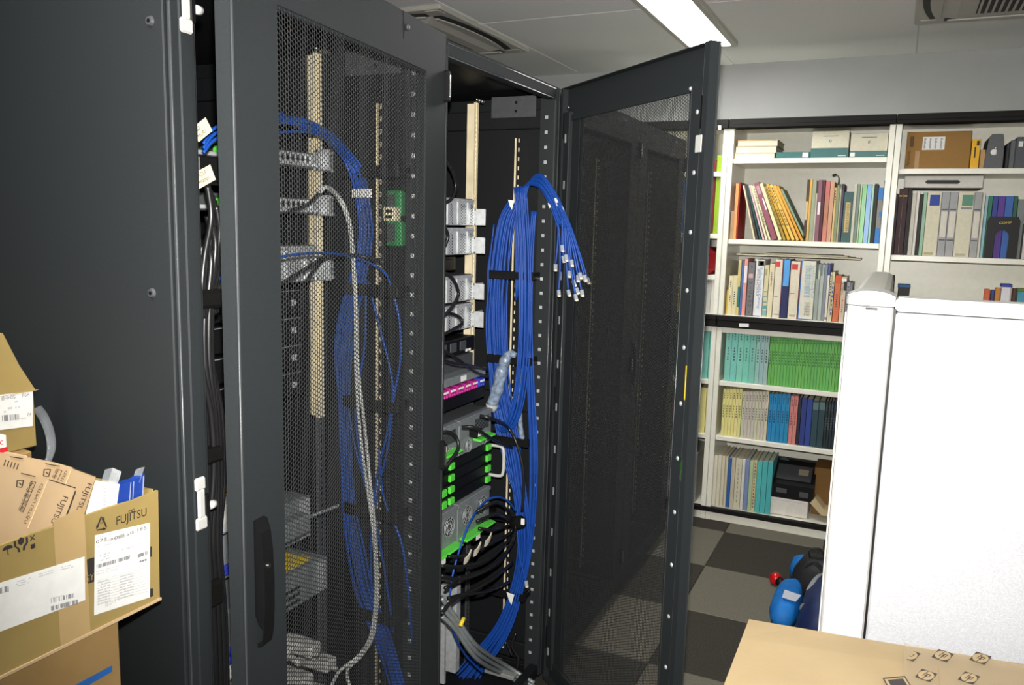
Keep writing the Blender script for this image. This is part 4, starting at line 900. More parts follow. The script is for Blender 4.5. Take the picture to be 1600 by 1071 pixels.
px_row(S1['e'], [(s5(737), s5(758), 622, (22, 26, 48), 'black volume', dict(n0=21)), (s5(759), s5(795), 622, (34, 52, 120), 'navy volume', dict(n0=21)), (s5(796), s5(835), 624, (36, 60, 140), 'royal blue volume', dict(n0=21)), (s5(836), s5(880), 626, (30, 62, 72), 'dark green volume with pale top band', dict(n0=21, patch=[(.05, .95, .04, .2, (84, 110, 110))])), (s5(881), s5(925), 626, (28, 58, 66), 'second dark green volume with pale top band', dict(n0=21, patch=[(.05, .95, .04, .2, (84, 110, 110))]))], 704, P5)
series(S1['e'], s5(926), s5(1060), 7, 627, 706, (16, 26, 34), 'near black volume', P5, 'near black series volumes', 26, (70, 80, 85))
P6 = 'the bottom shelf'
px_row(S1['f'], [(s5(150), s5(176), 712, (214, 208, 190), 'white report'), (s5(177), s5(203), 712, (210, 204, 184), 'second white report'), (s5(204), s5(228), 713, (206, 198, 176), 'third white report'), (s5(229), s5(248), 714, (200, 190, 165), 'ivory report'), (s5(249), s5(272), 716, (40, 92, 158), 'blue report'), (s5(273), s5(300), 716, (190, 180, 160), 'pale magazine'), (s5(301), s5(345), 717, (204, 198, 172), 'cream magazine', dict(print=[(.1, .9, 9)], ink=(150, 150, 150))),
  (s5(346), s5(368), 718, (210, 208, 204), 'white magazine'), (s5(369), s5(398), 718, (120, 136, 178), 'lavender blue magazine'), (s5(399), s5(425), 720, (172, 190, 150), 'pale green magazine'), (s5(426), s5(450), 720, (206, 190, 140), 'straw magazine', dict(print=[(.05, .95, 14)], ink=(90, 90, 110))), (s5(451), s5(486), 721, (78, 178, 178), 'teal binder', dict(name='binder', cat='binder')), (s5(487), s5(524), 721.5, (74, 172, 174), 'second teal binder', dict(name='binder', cat='binder')), (s5(525), s5(560), 722, (70, 168, 172), 'third teal binder', dict(name='binder', cat='binder'))], 800, P6, dep=.24)
# black office device on a white carton, and other things on the bottom shelf
def bx(u0, u1, v0, v1, yf, dep, z0=None):
    a, b = U(u0, (v0+v1)/2, y=yf), U(u1, (v0+v1)/2, y=yf)
    zz0 = U((u0+u1)/2, v1, y=yf).z if z0 is None else z0
    return a.x, b.x, zz0, U((u0+u1)/2, v0, y=yf).z
x0, x1, z0, z1 = bx(1200, 1262, 781, 805, 4.51, .3, S1['f']+.0006)
wc = tag(MB().box((x0, 4.515, z0), (x1, 4.80, z1), bev=.002).build('white_carton', pm(214, 208, 200)), 'white carton on the bottom shelf beside the teal binders', 'carton')
MB().box((x0, 4.5145, z1-.012), (x1, 4.515, z1-.010)).build('lid_seam', M['ltink'], wc)
dv = empty('office_device', ((x0+x1)/2, 4.66, z1), 'black office machine sitting on the white carton on the bottom shelf', 'device')
zz = z1+.0006; x0d, x1d = x0+.005, x1+.022
MB().prism([(0, 0), (.26, 0), (.26, .165), (.19, .17), (.02, .095), (0, .08)], (x0d, 4.52, zz), (0,1,0), (0,0,1), (x1d-x0d, 0, 0)).build('device_body', M['black'], dv)
sl = Vector((0, .17, .075)).normalized(); nn = Vector((0, -.075, .17)).normalized()
o_ = Vector((x0d+.02, 4.545, zz+.1005)); w_ = x1d-x0d-.04
MB().pts([o_+nn*.0003, o_+nn*.0003+Vector((w_, 0, 0)), o_+nn*.0003+Vector((w_, 0, 0))+sl*.13, o_+nn*.0003+sl*.13], nn*.0012).build('device_panel', M['dkgrey'], dv)
MB().pts([o_+nn*.002+Vector((w_*.62, 0, 0))+sl*.05, o_+nn*.002+Vector((w_*.9, 0, 0))+sl*.05, o_+nn*.002+Vector((w_*.9, 0, 0))+sl*.10, o_+nn*.002+Vector((w_*.62, 0, 0))+sl*.10], nn*.0008).build('device_label', pm(150, 140, 120), dv)
MB().box((x0d+.03, 4.517, zz+.03), (x0d+.085, 4.5198, zz+.055)).box((x1d-.07, 4.517, zz+.02), (x1d-.025, 4.5198, zz+.05)).build('front_slot', M['dkgrey'], dv)
f0 = tag(MB().pts([U(1212, 722, y=4.70), U(1225, 713, y=4.70), U(1237, 723, y=4.70), U(1215, 742, y=4.70), U(1209, 742, y=4.70), U(1209, 800, y=4.70), U(1208, 800, y=4.70)], (0, .004, 0)).build('dark_sheet', pm(30, 62, 55)), 'dark green sheet curling up behind the black machine on the bottom shelf', 'sheet')
x0, x1, z0, z1 = bx(1264, 1300, 726, 808, 4.62, .2, S1['f']+.0006)
br = tag(MB().box((x0+.02, 4.62, z0), (x1, 4.82, z1-.02), bev=.004).build('brown_carton', pm(120, 84, 30)), 'brown carton at the far end of the bottom shelf, half behind the partition post', 'carton')
tag(MB().pts([U(1262, 786, y=4.50)+Vector((.012, 0, 0)), U(1280, 806, y=4.50)+Vector((.012, 0, 0)), U(1300, 808, y=4.50), U(1300, 800, y=4.50), U(1284, 797, y=4.50)+Vector((.012, 0, 0)), U(1270, 778, y=4.50)+Vector((.012, 0, 0))], (0, .10, 0)).build('cream_tray', pm(196, 176, 136)), 'cream tray edge leaning by the brown carton on the bottom shelf', 'tray')
# --- right unit
zA = S2['a']+.0008
x0, x1, z0, z1 = bx(1415.5, 1516.5, 205.5, 262, 4.50, .3, zA)
cb = tag(MB().box((x0, 4.50, z0), (x1, 4.80, z1), bev=.002).build('brown_carton', pm(150, 112, 58, .8)), 'brown carton with a taped white label on the top shelf above the white partition', 'carton')
w = x1-x0; h = z1-z0
lb = MB().box((x0+w*.255, 4.4990, z0+h*.51), (x0+w*.60, 4.4996, z0+h*.86)).build('shipping_label', M['white'], cb)
q = MB()
for k in range(4):
    for j in range(9): q.box((x0+w*(.275+.085*k), 4.4983, z0+h*(.55+.031*j)), (x0+w*(.275+.085*k+.02+.015*random.random()), 4.4989, z0+h*(.57+.031*j)))
q.build('printing', M['grink'], lb)
q = MB(); q.text('Panasonic', (x0+w*.075, 4.4995, z0+h*.1), (0,0,1), (-1,0,0), .020, h*.38)
for k in range(3): q.box((x0+w*(.06+.02*k), 4.499, z0+h*.60), (x0+w*(.073+.02*k), 4.4995, z0+h*.88))
q.build('printing', M['ink'], cb)
MB().box((x0+w*.155, 4.499, z0+.001), (x0+w*.225, 4.4996, z0+h*.48)).build('packing_tape', pm(175, 140, 100), cb)
fs_ = tag(MB().pts([U(1400, 219, y=4.50), U(1402, 219, y=4.50), U(1407, 258, y=4.50), U(1404.5, 258, y=4.50)], (0, .2, 0)).build('white_sheet', pm(235, 232, 226)), 'white sheet leaning against the post beside the brown carton', 'sheet')
fs_.location.z += zA-min((fs_.matrix_basis @ v.co).z for v in fs_.data.vertices)+.0
x0, x1, z0, z1 = bx(1517.5, 1530.5, 217.5, 262, 4.495, .2, zA)
yb_ = tag(MB().box((x0, 4.495, z0), (x1, 4.70, z1), bev=.001).build('yellow_box', pm(232, 176, 22)), 'slim yellow box beside the brown carton on the top shelf', 'box')
MB().box((x1-.015, 4.4943, z1-.03), (x1-.004, 4.4949, z1-.008)).box((x0+.012, 4.4943, z0+.05), (x0+.018, 4.4949, z0+.10)).build('printing', M['ink'], yb_)
x0, x1, z0, z1 = bx(1531, 1539, 234, 262, 4.50, .2, zA)
tag(MB().box((x0, 4.50, z0), (x1, 4.70, z1), bev=.001).build('tan_box', pm(186, 146, 96)), 'narrow tan box between the yellow box and the black case', 'box')
x0, x1, z0, z1 = bx(1539.5, 1569, 209.5, 262, 4.48, .2, zA)
bc = MB(); w = x1-x0; h = z1-z0
bc.prism([(.0, .0), (w, 0), (w*.99, h*.5), (w*.9, h*.97), (w*.82, h), (w*.28, h), (w*.16, h*.92), (w*.04, h*.4)], (x0, 4.48, z0), (1,0,0), (0,0,1), (0, .26, 0))
bk = tag(bc.build('black_case', M['dkgrey']), 'black rounded case with a pale fruit emblem on the top shelf', 'case')
q = MB(); ac = Vector((x0+w*.47, 4.4795, z0+h*.47)); R_ = .0135
q.prism([(R_*1.05*math.cos(t)*(1-.12*(math.sin(t) < -.8)), R_*math.sin(t)*(1-.14*abs(math.cos(t)) ** 8*0)) if not (-.45 < t < .45) else (R_*(.72), R_*math.sin(t)) for t in [-math.pi+2*math.pi*k/28 for k in range(28)]], ac, (1,0,0), (0,0,1), (0, -.0006, 0))
q.prism([(.001, R_*1.1), (.003, R_*1.5), (.008, R_*1.75), (.006, R_*1.25)], ac, (1,0,0), (0,0,1), (0, -.0006, 0))
q.build('emblem', M['white'], bk)
for (u0, u1, v0, col, lb_) in ((1571, 1577, 224, (34, 36, 38), 'narrow black box beside the rounded case'), (1577.5, 1586, 219, (92, 96, 98), 'grey metal box beside the rounded case'), (1586.5, 1604, 214, (74, 78, 84), 'slate grey box at the frame edge of the top shelf')):
    x0, x1, z0, z1 = bx(u0, u1, v0, 262.5, 4.495, .2, zA)
    o = tag(MB().box((x0, 4.495, z0), (x1, 4.72, z1), bev=.003).build('hardware_box', pm(*col)), lb_, 'box')
    if u0 > 1580: MB().box((x0+.01, 4.494, z1-.045), (x0+.028, 4.4947, z1-.02)).build('label_patch', M['white'], o)
def s7(v): return 1370+v/3.57
def v7(v): return 170+v/3.57
ringpatch = lambda c2: [(.1, .9, .26, .275, (40, 40, 40)), (.12, .88, .30, .70, (214, 208, 194)), (.1, .9, .735, .75, (40, 40, 40))]
row7 = [(s7(78), s7(108), v7(474), (28, 14, 18), 'black binder', dict(name='binder', cat='binder')), (s7(109), s7(132), v7(446), (60, 18, 26), 'narrow maroon binder', dict(name='binder', cat='binder', patch=[(.1, .9, .1, .12, (200, 160, 60))])), (s7(133), s7(160), v7(446), (50, 14, 22), 'second maroon binder', dict(name='binder', cat='binder', patch=[(.1, .9, .1, .12, (200, 160, 60))])), (s7(161), s7(183), v7(450), (26, 14, 18), 'tall black binder', dict(name='binder', cat='binder')),
  (s7(184), s7(208), v7(470), (196, 192, 180), 'white file'), (s7(209), s7(226), v7(460), (216, 212, 202), 'narrow white file'), (s7(227), s7(246), v7(462), (30, 26, 28), 'slim black file', dict(patch=[(0, 1, 0, .04, (210, 206, 196))])), (s7(247), s7(268), v7(466), (150, 186, 158), 'pale green file'),
  (s7(269), s7(348), v7(466), (214, 208, 182), 'cream binder with blue square', dict(name='binder', cat='binder', patch=[(.18, .88, .04, .21, (32, 62, 150)), (.1, .75, .945, .985, (170, 160, 120))])), (s7(349), s7(393), v7(466), (160, 160, 162), 'grey ring binder', dict(name='binder', cat='binder', patch=ringpatch(0))), (s7(394), s7(440), v7(466), (162, 162, 164), 'second grey ring binder', dict(name='binder', cat='binder', patch=ringpatch(0))),
  (s7(441), s7(530), v7(466), (214, 208, 184), 'cream binder with green square', dict(name='binder', cat='binder', patch=[(.25, .94, .04, .21, (86, 140, 116)), (.2, .9, .23, .26, (130, 130, 140)), (.15, .8, .945, .985, (180, 170, 140))])), (s7(531), s7(574), v7(466), (160, 160, 160), 'third grey ring binder', dict(name='binder', cat='binder', patch=ringpatch(0))), (s7(575), s7(590), v7(470), (204, 200, 184), 'narrow white file by the ring binder'),
  (s7(591), s7(608), v7(488), (140, 180, 190), 'pale blue file'), (s7(609), s7(632), v7(486), (40, 110, 84), 'green file'), (s7(633), s7(662), v7(488), (44, 60, 140), 'blue file'), (s7(663), s7(702), v7(488), (84, 48, 140), 'purple file'), (s7(703), s7(748), v7(488), (50, 96, 170), 'wide blue file'), (s7(749), s7(772), v7(488), (34, 88, 66), 'dark green file'), (s7(773), s7(815), v7(505), (120, 126, 124), 'grey folder')]
px_row(S2['b'], row7, 402, 'the second shelf above the white partition', dep=.24)
wt = tag(MB().box((U(s7(150), v7(440), y=4.5).x, 4.50, 1.8505), (U(s7(592), v7(440), y=4.5).x, 4.78, 1.909), bev=.003).build('archive_box', pm(208, 204, 196)), 'flat white box with a hand slot lying on the binders', 'box')
xa, xb2 = U(s7(268), v7(415), y=4.5).x, U(s7(466), v7(415), y=4.5).x
MB().prism([(xa+.01, 1.870), (xb2-.01, 1.870), (xb2, 1.879), (xb2-.01, 1.888), (xa+.01, 1.888), (xa, 1.879)], (0, 4.4995, 0), (1,0,0), (0,0,1), (0, -.0005, 0)).build('hand_slot', M['black'], wt)
# bookend with an arched opening
xa, xb2 = U(s7(607), v7(720), y=4.475).x, U(s7(792), v7(720), y=4.475).x; w = xb2-xa; zt2 = U(s7(700), v7(602), y=4.475).z; h = zt2-S2['b']-.001
arch = [(w*.68, 0), (w*.70, h*.50)]+[(w*(.49+.21*math.cos(t)), h*(.50+.18*math.sin(t))) for t in [math.pi*k/8 for k in range(1, 8)]]+[(w*.27, h*.50), (w*.26, 0)]
be = tag(MB().prism([(0, 0), (.0, h*.9), (w*.07, h), (w*.93, h), (w, h*.9), (w, 0)]+arch, (xa, 4.478, S2['b']+.001), (1,0,0), (0,0,1), (0, -.002, 0)).build('bookend', M['black']), 'black arched bookend with yellow lettering in front of the blue files', 'bookend')
MB().text('COMP', (xa+w*.36, 4.4755, S2['b']+h*.83), (1,0,.05), (0,0,1), .014, w*.38).build('lettering', M['yellow'], be)
px_row(S2['b'], [(s7(816), s7(835), v7(640), (214, 206, 200), 'narrow white book', dict(n0=21)), (s7(836), s7(862), v7(660), (160, 60, 90), 'crimson book', dict(n0=21))], 402, 'the second shelf above the white partition')
# small things on the lowest visible shelf of that unit, just above the partition rail
def px_thing(name, u0, u1, vt, zb, col, label, cat, dep=.05, yf=4.52, tip=None):
    a, b = U(u0, vt+8, y=yf), U(u1, vt+8, y=yf); zt3 = U((u0+u1)/2, vt, y=yf).z
    bb_ = MB().box((a.x, yf, zb), (b.x, yf+dep, zt3), bev=.003)
    o = bb_.build(name, pm(*col)); 
    tag(o, label, cat)
    if tip: MB().box((a.x-.003, yf-.003, zt3-.012), (b.x+.003, yf+dep+.003, zt3+.003), bev=.002).build('lid', pm(*tip), o)
    return o
zD = S2['c']+.0006
px_thing('dark_box', 1385, 1398, 431, zD, (62, 34, 40), 'dark maroon box beside the post, just above the partition rail', 'box', .1)
px_thing('toner_box', 1403, 1421, 446, zD, (30, 30, 32), 'low black box just above the partition rail', 'box', .1, tip=(40, 90, 140))
px_thing('glue_box', 1538, 1547, 452, zD, (205, 96, 60), 'small orange box above the partition rail', 'box', .04)
px_thing('ink_bottle', 1548, 1554, 453, zD, (50, 60, 120), 'small blue bottle above the partition rail', 'bottle', .03)
px_thing('spice_box', 1555, 1563, 450, zD, (200, 130, 50), 'small amber box above the partition rail', 'box', .04)
px_thing('white_tub', 1565, 1580, 445, zD, (225, 222, 226), 'white tub with a blue lid above the partition rail', 'tub', .06, tip=(40, 60, 160))
px_thing('brown_jar', 1582, 1588, 451, zD, (80, 50, 30), 'small brown jar above the partition rail', 'jar', .04)
px_thing('teal_tin', 1590, 1602, 452, zD, (70, 150, 170), 'small teal tin above the partition rail', 'tin', .05, tip=(90, 120, 60))
# --- unit partly hidden behind the open door
U0 = 'the half-hidden bookcase'
px_row(S0['b'], [(1060, 1066, 262, (196, 190, 120), 'pale yellow file'), (1066.3, 1076, 282, (30, 100, 170), 'blue file'), (1076.5, 1090, 258, (206, 196, 150), 'cream file'), (1090.5, 1104, 262, (190, 190, 180), 'white file'), (1104.5, 1118, 250, (120, 30, 36), 'dark red file'), (1118.5, 1128, 243, (140, 170, 30), 'lime green file')], 318, U0+', second shelf')
tag(MB().box((-1.06, 4.50, S0['m']+.001), (-.905, 4.75, S0['m']+.15), bev=.03).build('red_bag', pm(150, 20, 26)), 'red cloth bag on the hidden-end bookcase beside the open door', 'bag')
tag(MB().box((-1.30, 4.50, S0['m']+.001), (-1.09, 4.75, S0['m']+.17), bev=.006).build('black_box', pm(24, 24, 26)), 'black box seen through the mesh on the hidden-end bookcase', 'box')
px_row(S0['c'], [(1055, 1061, 430, (190, 170, 60), 'yellow journal'), (1061.3, 1067, 430, (70, 130, 80), 'green journal'), (1067.3, 1073, 430, (196, 180, 80), 'second yellow journal'), (1073.3, 1084, 432, (200, 196, 180), 'white journal'), (1084.5, 1098, 432, (196, 194, 184), 'wide white journal'), (1098.5, 1110, 434, (208, 206, 196), 'ivory journal'), (1110.4, 1121, 430, (214, 212, 204), 'white binder', dict(name='binder', cat='binder'))], 494, U0+', above the black track')
px_row(S0['d'], [(1045, 1055, 518, (70, 130, 120), 'dark mint volume'), (1055.4, 1067, 518, (84, 150, 140), 'mint report'), (1067.4, 1082, 518, (100, 160, 150), 'wide mint report'), (1082.4, 1096, 518, (110, 176, 165), 'pale mint report'), (1096.4, 1107, 518, (120, 190, 175), 'mint volume'), (1107.4, 1117, 516, (120, 190, 178), 'last mint volume')], 597, U0+', below the black track')
px_row(S0['e'], [(1040, 1058, 604, (96, 26, 56), 'crimson album'), (1058.4, 1076, 604, (90, 24, 50), 'second crimson album'), (1076.4, 1092, 606, (200, 180, 130), 'straw report'), (1092.4, 1102, 606, (222, 212, 140), 'pale yellow report'), (1102.4, 1109, 606, (224, 216, 150), 'ivory yellow report')], 690, U0+', second lowest shelf')
tag(MB().box((-1.25, 4.50, S0['f']+.001), (-.93, 4.80, .36), bev=.004).build('white_carton', pm(196, 194, 186)), 'white carton on the lowest shelf seen through the mesh door', 'carton')

# ------------------------------------------------------------------ bags on the carpet behind the partition
def blob(name, rings, m, label=None, cat=None, n=26, noise=.02, parent=None):
    """soft closed shape: rings of (z, cx, cy, rx, ry)"""
    b = MB(); vs = []
    for z, cx_, cy_, rx, ry in rings:
        for k in range(n):
            t = 2*math.pi*k/n; e = 1+noise*8*(math.sin(3*t+z*40)*.25+random.uniform(-.22, .22))
            ct, st = math.cos(t), math.sin(t); p = .7
            vs.append((cx_+rx*e*math.copysign(abs(ct)**p, ct), cy_+ry*e*math.copysign(abs(st)**p, st), z))
    k_ = len(rings)
    fs = [(i*n+j, i*n+(j+1) % n, (i+1)*n+(j+1) % n, (i+1)*n+j) for i in range(k_-1) for j in range(n)]+[tuple(range(n-1, -1, -1)), tuple(range((k_-1)*n, k_*n))]
    b.add(vs, fs); o = b.build(name, m, parent, True)
    if label: tag(o, label, cat)
    return o
nyl = mat('black_nylon', (.012, .012, .014), .6, var=.2, scale=40, bump=.3, bscale=300)
blub = mat('blue_plastic_bag', (.012, .17, .55), .6, var=.2, scale=14, bump=1.0, bscale=22, spec=.25)
navy = mat('navy_nylon', (.008, .02, .09), .6, var=.3, scale=20, bump=.5, bscale=40)
blob('blue_bag', [(.001, -.305, 3.47, .055, .15), (.04, -.305, 3.48, .062, .17), (.085, -.30, 3.49, .052, .16), (.105, -.295, 3.50, .030, .11)], blub, 'bright blue plastic bag on the carpet behind the partition', 'bag')
blob('blue_bag', [(.001, -.285, 3.86, .045, .05), (.06, -.285, 3.86, .048, .055), (.105, -.28, 3.86, .04, .045), (.12, -.275, 3.86, .02, .02)], blub, 'second blue plastic bag standing behind the black bag', 'bag')
rbag = blob('black_bag', [(.001, -.205, 3.72, .105, .055), (.05, -.205, 3.72, .115, .065), (.12, -.20, 3.72, .100, .06), (.175, -.19, 3.72, .075, .05), (.195, -.185, 3.72, .045, .03)], nyl, 'black bag with straps standing on the carpet by the partition', 'bag')
MB().ribbon(spline([(-.235, 3.70, .165), (-.245, 3.69, .215), (-.215, 3.68, .235), (-.19, 3.69, .225), (-.175, 3.70, .18)], 6), (0, .022, 0), .004).build('strap', nyl, rbag)
MB().ribbon(spline([(-.25, 3.665, .15), (-.21, 3.645, .18), (-.16, 3.65, .13), (-.13, 3.66, .06)], 6), (.01, 0, .018), .004).build('strap', nyl, rbag)
nb = blob('navy_bag', [(.001, -.165, 3.33, .070, .13), (.06, -.160, 3.34, .085, .16), (.14, -.15, 3.36, .075, .16), (.20, -.135, 3.38, .045, .11)], navy, 'navy nylon bag with grey straps beside the blue plastic bag', 'bag')
MB().ribbon(spline([(-.238, 3.34, .10), (-.225, 3.30, .13), (-.20, 3.27, .14), (-.17, 3.24, .13)], 5), (0, .004, .018), .003).build('grey_strap', pm(170, 168, 160), nb)
MB().ribbon(spline([(-.215, 3.42, .15), (-.20, 3.47, .175), (-.18, 3.54, .18)], 5), (.02, 0, .01), .004).build('grey_strap', pm(140, 142, 150), nb)
ps = [U(1226, 922, z=.112), U(1252, 931, z=.112), U(1243, 941, z=.112), U(1222, 934, z=.112)]
MB().pts(ps, (0,0,.0008)).build('white_slip', pm(196, 200, 214), bpy.data.objects['blue_bag'])
p = U(1214, 908, z=.03)
rl = empty('red_light', (p.x, p.y, 0), 'small red and black lamp lying beside the blue bag on the carpet', 'lamp')
MB().ball((p.x-.008, p.y+.02, .030), .030, 12).build('red_dome', pm(196, 16, 22, .3), rl, True)
MB().ball((p.x+.035, p.y-.01, .022), .0215, 12).build('red_dome', pm(190, 14, 22, .3), rl, True)
MB().cyl((p.x+.005, p.y+.010, .028), (p.x+.028, p.y-.005, .022), .022, .018, 14).build('collar', M['black'], rl, True)
# ------------------------------------------------------------------ equipment in the racks
EX = -1.238                                                      # plane of the equipment faces
C0 = [(RY[i]+RY[i+1])/2-.003 for i in range(4)]
def unit(rack, z0, z1, name, label, cat='server', face=EX, depth=.52, m='dkgrey', group=None, w=.222):
    c = C0[rack]
    r = empty(name, (face-depth/2, c, z0), label, cat, group)
    MB().box((face-depth, c-w, z0+.001), (face, c+w, z1-.001), bev=.002).build('chassis', M[m], r)
    return r, c
def bracket(r, c, z0, z1, s=1):
    """stamped steel rail bracket beside a unit's rear"""
    y = c+s*.222; b = MB()
    zz0, zz1 = z0+.004, min(z1, z0+.055)
    b.box((EX, min(y, y+s*.003), zz0), (EX+.045, max(y, y+s*.003), zz1))
    b.box((EX+.006, min(y, y+s*.062), zz0), (EX+.010, max(y, y+s*.062), zz0+.006)).box((EX+.006, min(y, y+s*.062), zz1-.006), (EX+.010, max(y, y+s*.062), zz1))
    b.box((EX+.006, min(y+s*.004, y+s*.036), zz0+.006), (EX+.008, max(y+s*.004, y+s*.036), zz1-.006))
    b.box((EX+.006, min(y+s*.054, y+s*.058), zz0), (EX+.009, max(y+s*.054, y+s*.058), zz1))
    k = b.build('rail_bracket', M['steel'], r)
    q = MB()
    for a_, b_, c_, d_ in ((.006, .034, .010, .014), (.006, .034, .036, .040), (.040, .052, .008, .044), (.010, .014, .016, .034), (.027, .031, .016, .034)):
        q.box((EX+.0081, min(y+s*a_, y+s*b_), zz0+c_), (EX+.0088, max(y+s*a_, y+s*b_), min(zz0+d_, zz1-.002)))
    tag(q.build('bracket_slots', M['rack_in'], k), kind='stuff')
    for dz in (.008, .020, .034): MB().ball((EX+.012, y+s*.048, zz0+dz+.004), .0035, 6).build('screw', M['chrome'], k, True)
def perf_server(rack, z0, z1, label, group=None):
    """server rear: ribbed steel plate with columns of vent holes"""
    r, c = unit(rack, z0, z1, 'rack_server', label, group=group)
    h = z1-z0; w = .222
    p = MB().box((EX, c-w, z0+.003), (EX+.0015, c+w, z1-.010)).box((EX-.01, c-w, z1-.010), (EX+.006, c+w, z1-.003), bev=.001)
    for k in range(7):
        y = c-w+.018+k*.064; p.box((EX+.0015, y, z0+.004), (EX+.005, y+.014, z1-.012), bev=.001)
    R = p.build('vent_plate', M['steel'], r)
    q = MB(); nz = max(3, int((h-.02)/.0088))
    for k in range(7):
        for col in range(5 if k > 4 else 3):
            y = c-w+.036+k*.064+col*.0085
            if y > c+w-.006: continue
            for j in range(nz):
                z = z0+.008+j*.0088+(col % 2)*.0044
                q.prism([(.0028*math.cos(t), .0032*math.sin(t)) for t in (0, 1.05, 2.09, 3.14, 4.19, 5.24)], (EX+.0016, y, z), (0,1,0), (0,0,1), (.0003,0,0))
    tag(q.build('vent_holes', M['rack_in'], R), kind='stuff')
    bracket(r, c, z0, z1)
    return r, c
GS = 'perforated steel servers'
perf_server(1, 1.612, 1.699, 'topmost perforated steel server rear in the open rack', GS)
perf_server(1, 1.522, 1.609, 'second perforated steel server rear from the top of the open rack', GS)
perf_server(1, 1.374, 1.461, 'third perforated steel server rear down in the open rack', GS)
perf_server(1, 1.283, 1.370, 'lowest perforated steel server rear in the open rack', GS)
# black unit between them
r, c = unit(1, 1.468, 1.515, 'switch_unit', 'flat black unit between the perforated servers of the open rack', 'network switch', EX-.06, .4, 'black')
MB().box((EX-.06, c-.20, 1.478), (EX-.057, c+.20, 1.505), bev=.001).build('front_panel', M['rack_in'], r)
# storage unit with crimson and blue plugs
r, c = unit(1, 1.055, 1.205, 'storage_unit', 'grey storage unit with a row of crimson and blue plugs in the open rack', 'storage', EX+.01, .5, 'dkgrey')
MB().box((EX+.01, c-.218, 1.135), (EX+.060, c+.218, 1.160), bev=.002).build('shelf_lip', M['alu'], r)
MB().box((EX+.01, c-.222, 1.060), (EX+.055, c+.222, 1.098), bev=.003).build('lower_grille', M['black'], r)
MB().box((EX+.0605, c+.05, 1.139), (EX+.061, c+.085, 1.156)).build('label_patch', M['white'], r)
for k in range(9):
    y = c-.205+k*.047
    p = MB().box((EX+.01, y, 1.100), (EX+.062, y+.040, 1.128), bev=.004).build('plug', M['purple'] if k < 8 else M['dkblue'], r)
    MB().box((EX+.062, y+.006, 1.117), (EX+.0635, y+.034, 1.123)).build('plug_tab', M['white'], p)
    MB().ball((EX+.062, y+.013, 1.107), .005, 8).ball((EX+.062, y+.027, 1.107), .005, 8).build('plug_screw', M['purple'] if k < 8 else M['dkblue'], p, True)
r2, c = unit(1, 1.212, 1.262, 'power_strip', 'black power distribution unit above the crimson plugs in the open rack', 'power unit', EX+.015, .3, 'black')
for k in range(6): MB().box((EX+.015, c-.19+k*.062, 1.222), (EX+.018, c-.15+k*.062, 1.252), bev=.002).build('socket', M['dkgrey'], r2)
for k in range(2): MB().box((EX+.0155, c+.16+.02*k, 1.215), (EX+.0175, c+.172+.02*k, 1.223)).build('label_patch', M['yellow'] if 0 else M['white'], r2)
# blade enclosure: fan bays with green levers above and below, modules with green tabs between
BX = EX+.085
r, c = unit(1, .615, 1.030, 'blade_enclosure', 'tall blade enclosure with green levers and fan modules in the open rack', 'server', BX-.02, .6, 'dkgrey')
def fan(par, y, z, rad):
    f = MB()
    for rr in (rad, rad*.72, rad*.44): f.tube([(BX+.004, y+rr*math.cos(t), z+rr*math.sin(t)) for t in [2*math.pi*k/18 for k in range(19)]], .0009, 4)
    for k in range(6):
        t = k*math.pi/3; f.tube([(BX+.004, y+.2*rad*math.cos(t), z+.2*rad*math.sin(t)), (BX+.004, y+rad*math.cos(t), z+rad*math.sin(t))], .0007, 4)
    g = f.build('fan_guard', M['steel'], par)
    d = MB()
    d.cyl((BX+.0006, y, z), (BX+.0012, y, z), rad*.96, n=20); D_ = d.build('fan_opening', M['rack_in'], par)
    bl = MB()
    for k in range(7):
        t = k*2*math.pi/7; a1 = Vector((0, math.cos(t), math.sin(t))); a2 = Vector((0, math.cos(t+.5), math.sin(t+.5)))
        o = Vector((BX+.0016, y, z)); bl.pts([o+a1*rad*.3, o+a1*rad*.88, o+a2*rad*.88, o+a2*rad*.34], (.0006,0,0))
    bl.cyl((BX+.0013, y, z), (BX+.003, y, z), rad*.32, n=14); bl.build('fan_rotor', M['dkgrey'], par)
for z0, z1, zl in ((.918, 1.028, .955), (.625, .765, .655)):
    for k in range(2):
        ya, yb = c-.218+k*.219, c-.003+k*.219
        md = MB().box((BX-.02, ya, z0), (BX, yb, z1), bev=.002).box((BX, ya, z1-.012), (BX+.004, yb, z1-.002)).build('power_module', M['alu'], r)
        top = z1 > .9
        for j in range(2): fan(md, ya+.055+j*.105, (z0+.022 if top else z1-.050), .030 if not top else .020)
        for j in range(9): MB().box((BX+.0005, ya+.10, z1-.020-.0045*j), (BX+.0015, ya+.195, z1-.0175-.0045*j)).build('vent_slot', M['rack_in'], md) if top else None
        z = zl
        MB().prism([(0, 0), (.026, -.002), (.030, -.007), (.026, -.010), (.0, -.008)], (BX+.001, ya+(.09 if top else .012), z), (1,0,0), (0,0,1), (0, .10 if top else .19, 0)).build('lever', M['green'], md)
        MB().box((BX, ya+.06, z0+.003 if not top else z+.01), (BX+.030, ya+.10, z0+.026 if not top else z+.034), bev=.003).build('power_socket', M['black'], md)
        MB().box((BX+.0305, ya+.066, z0+.008 if not top else z+.014), (BX+.0315, ya+.092, z0+.022 if not top else z+.030)).build('label_patch', M['white'], md)
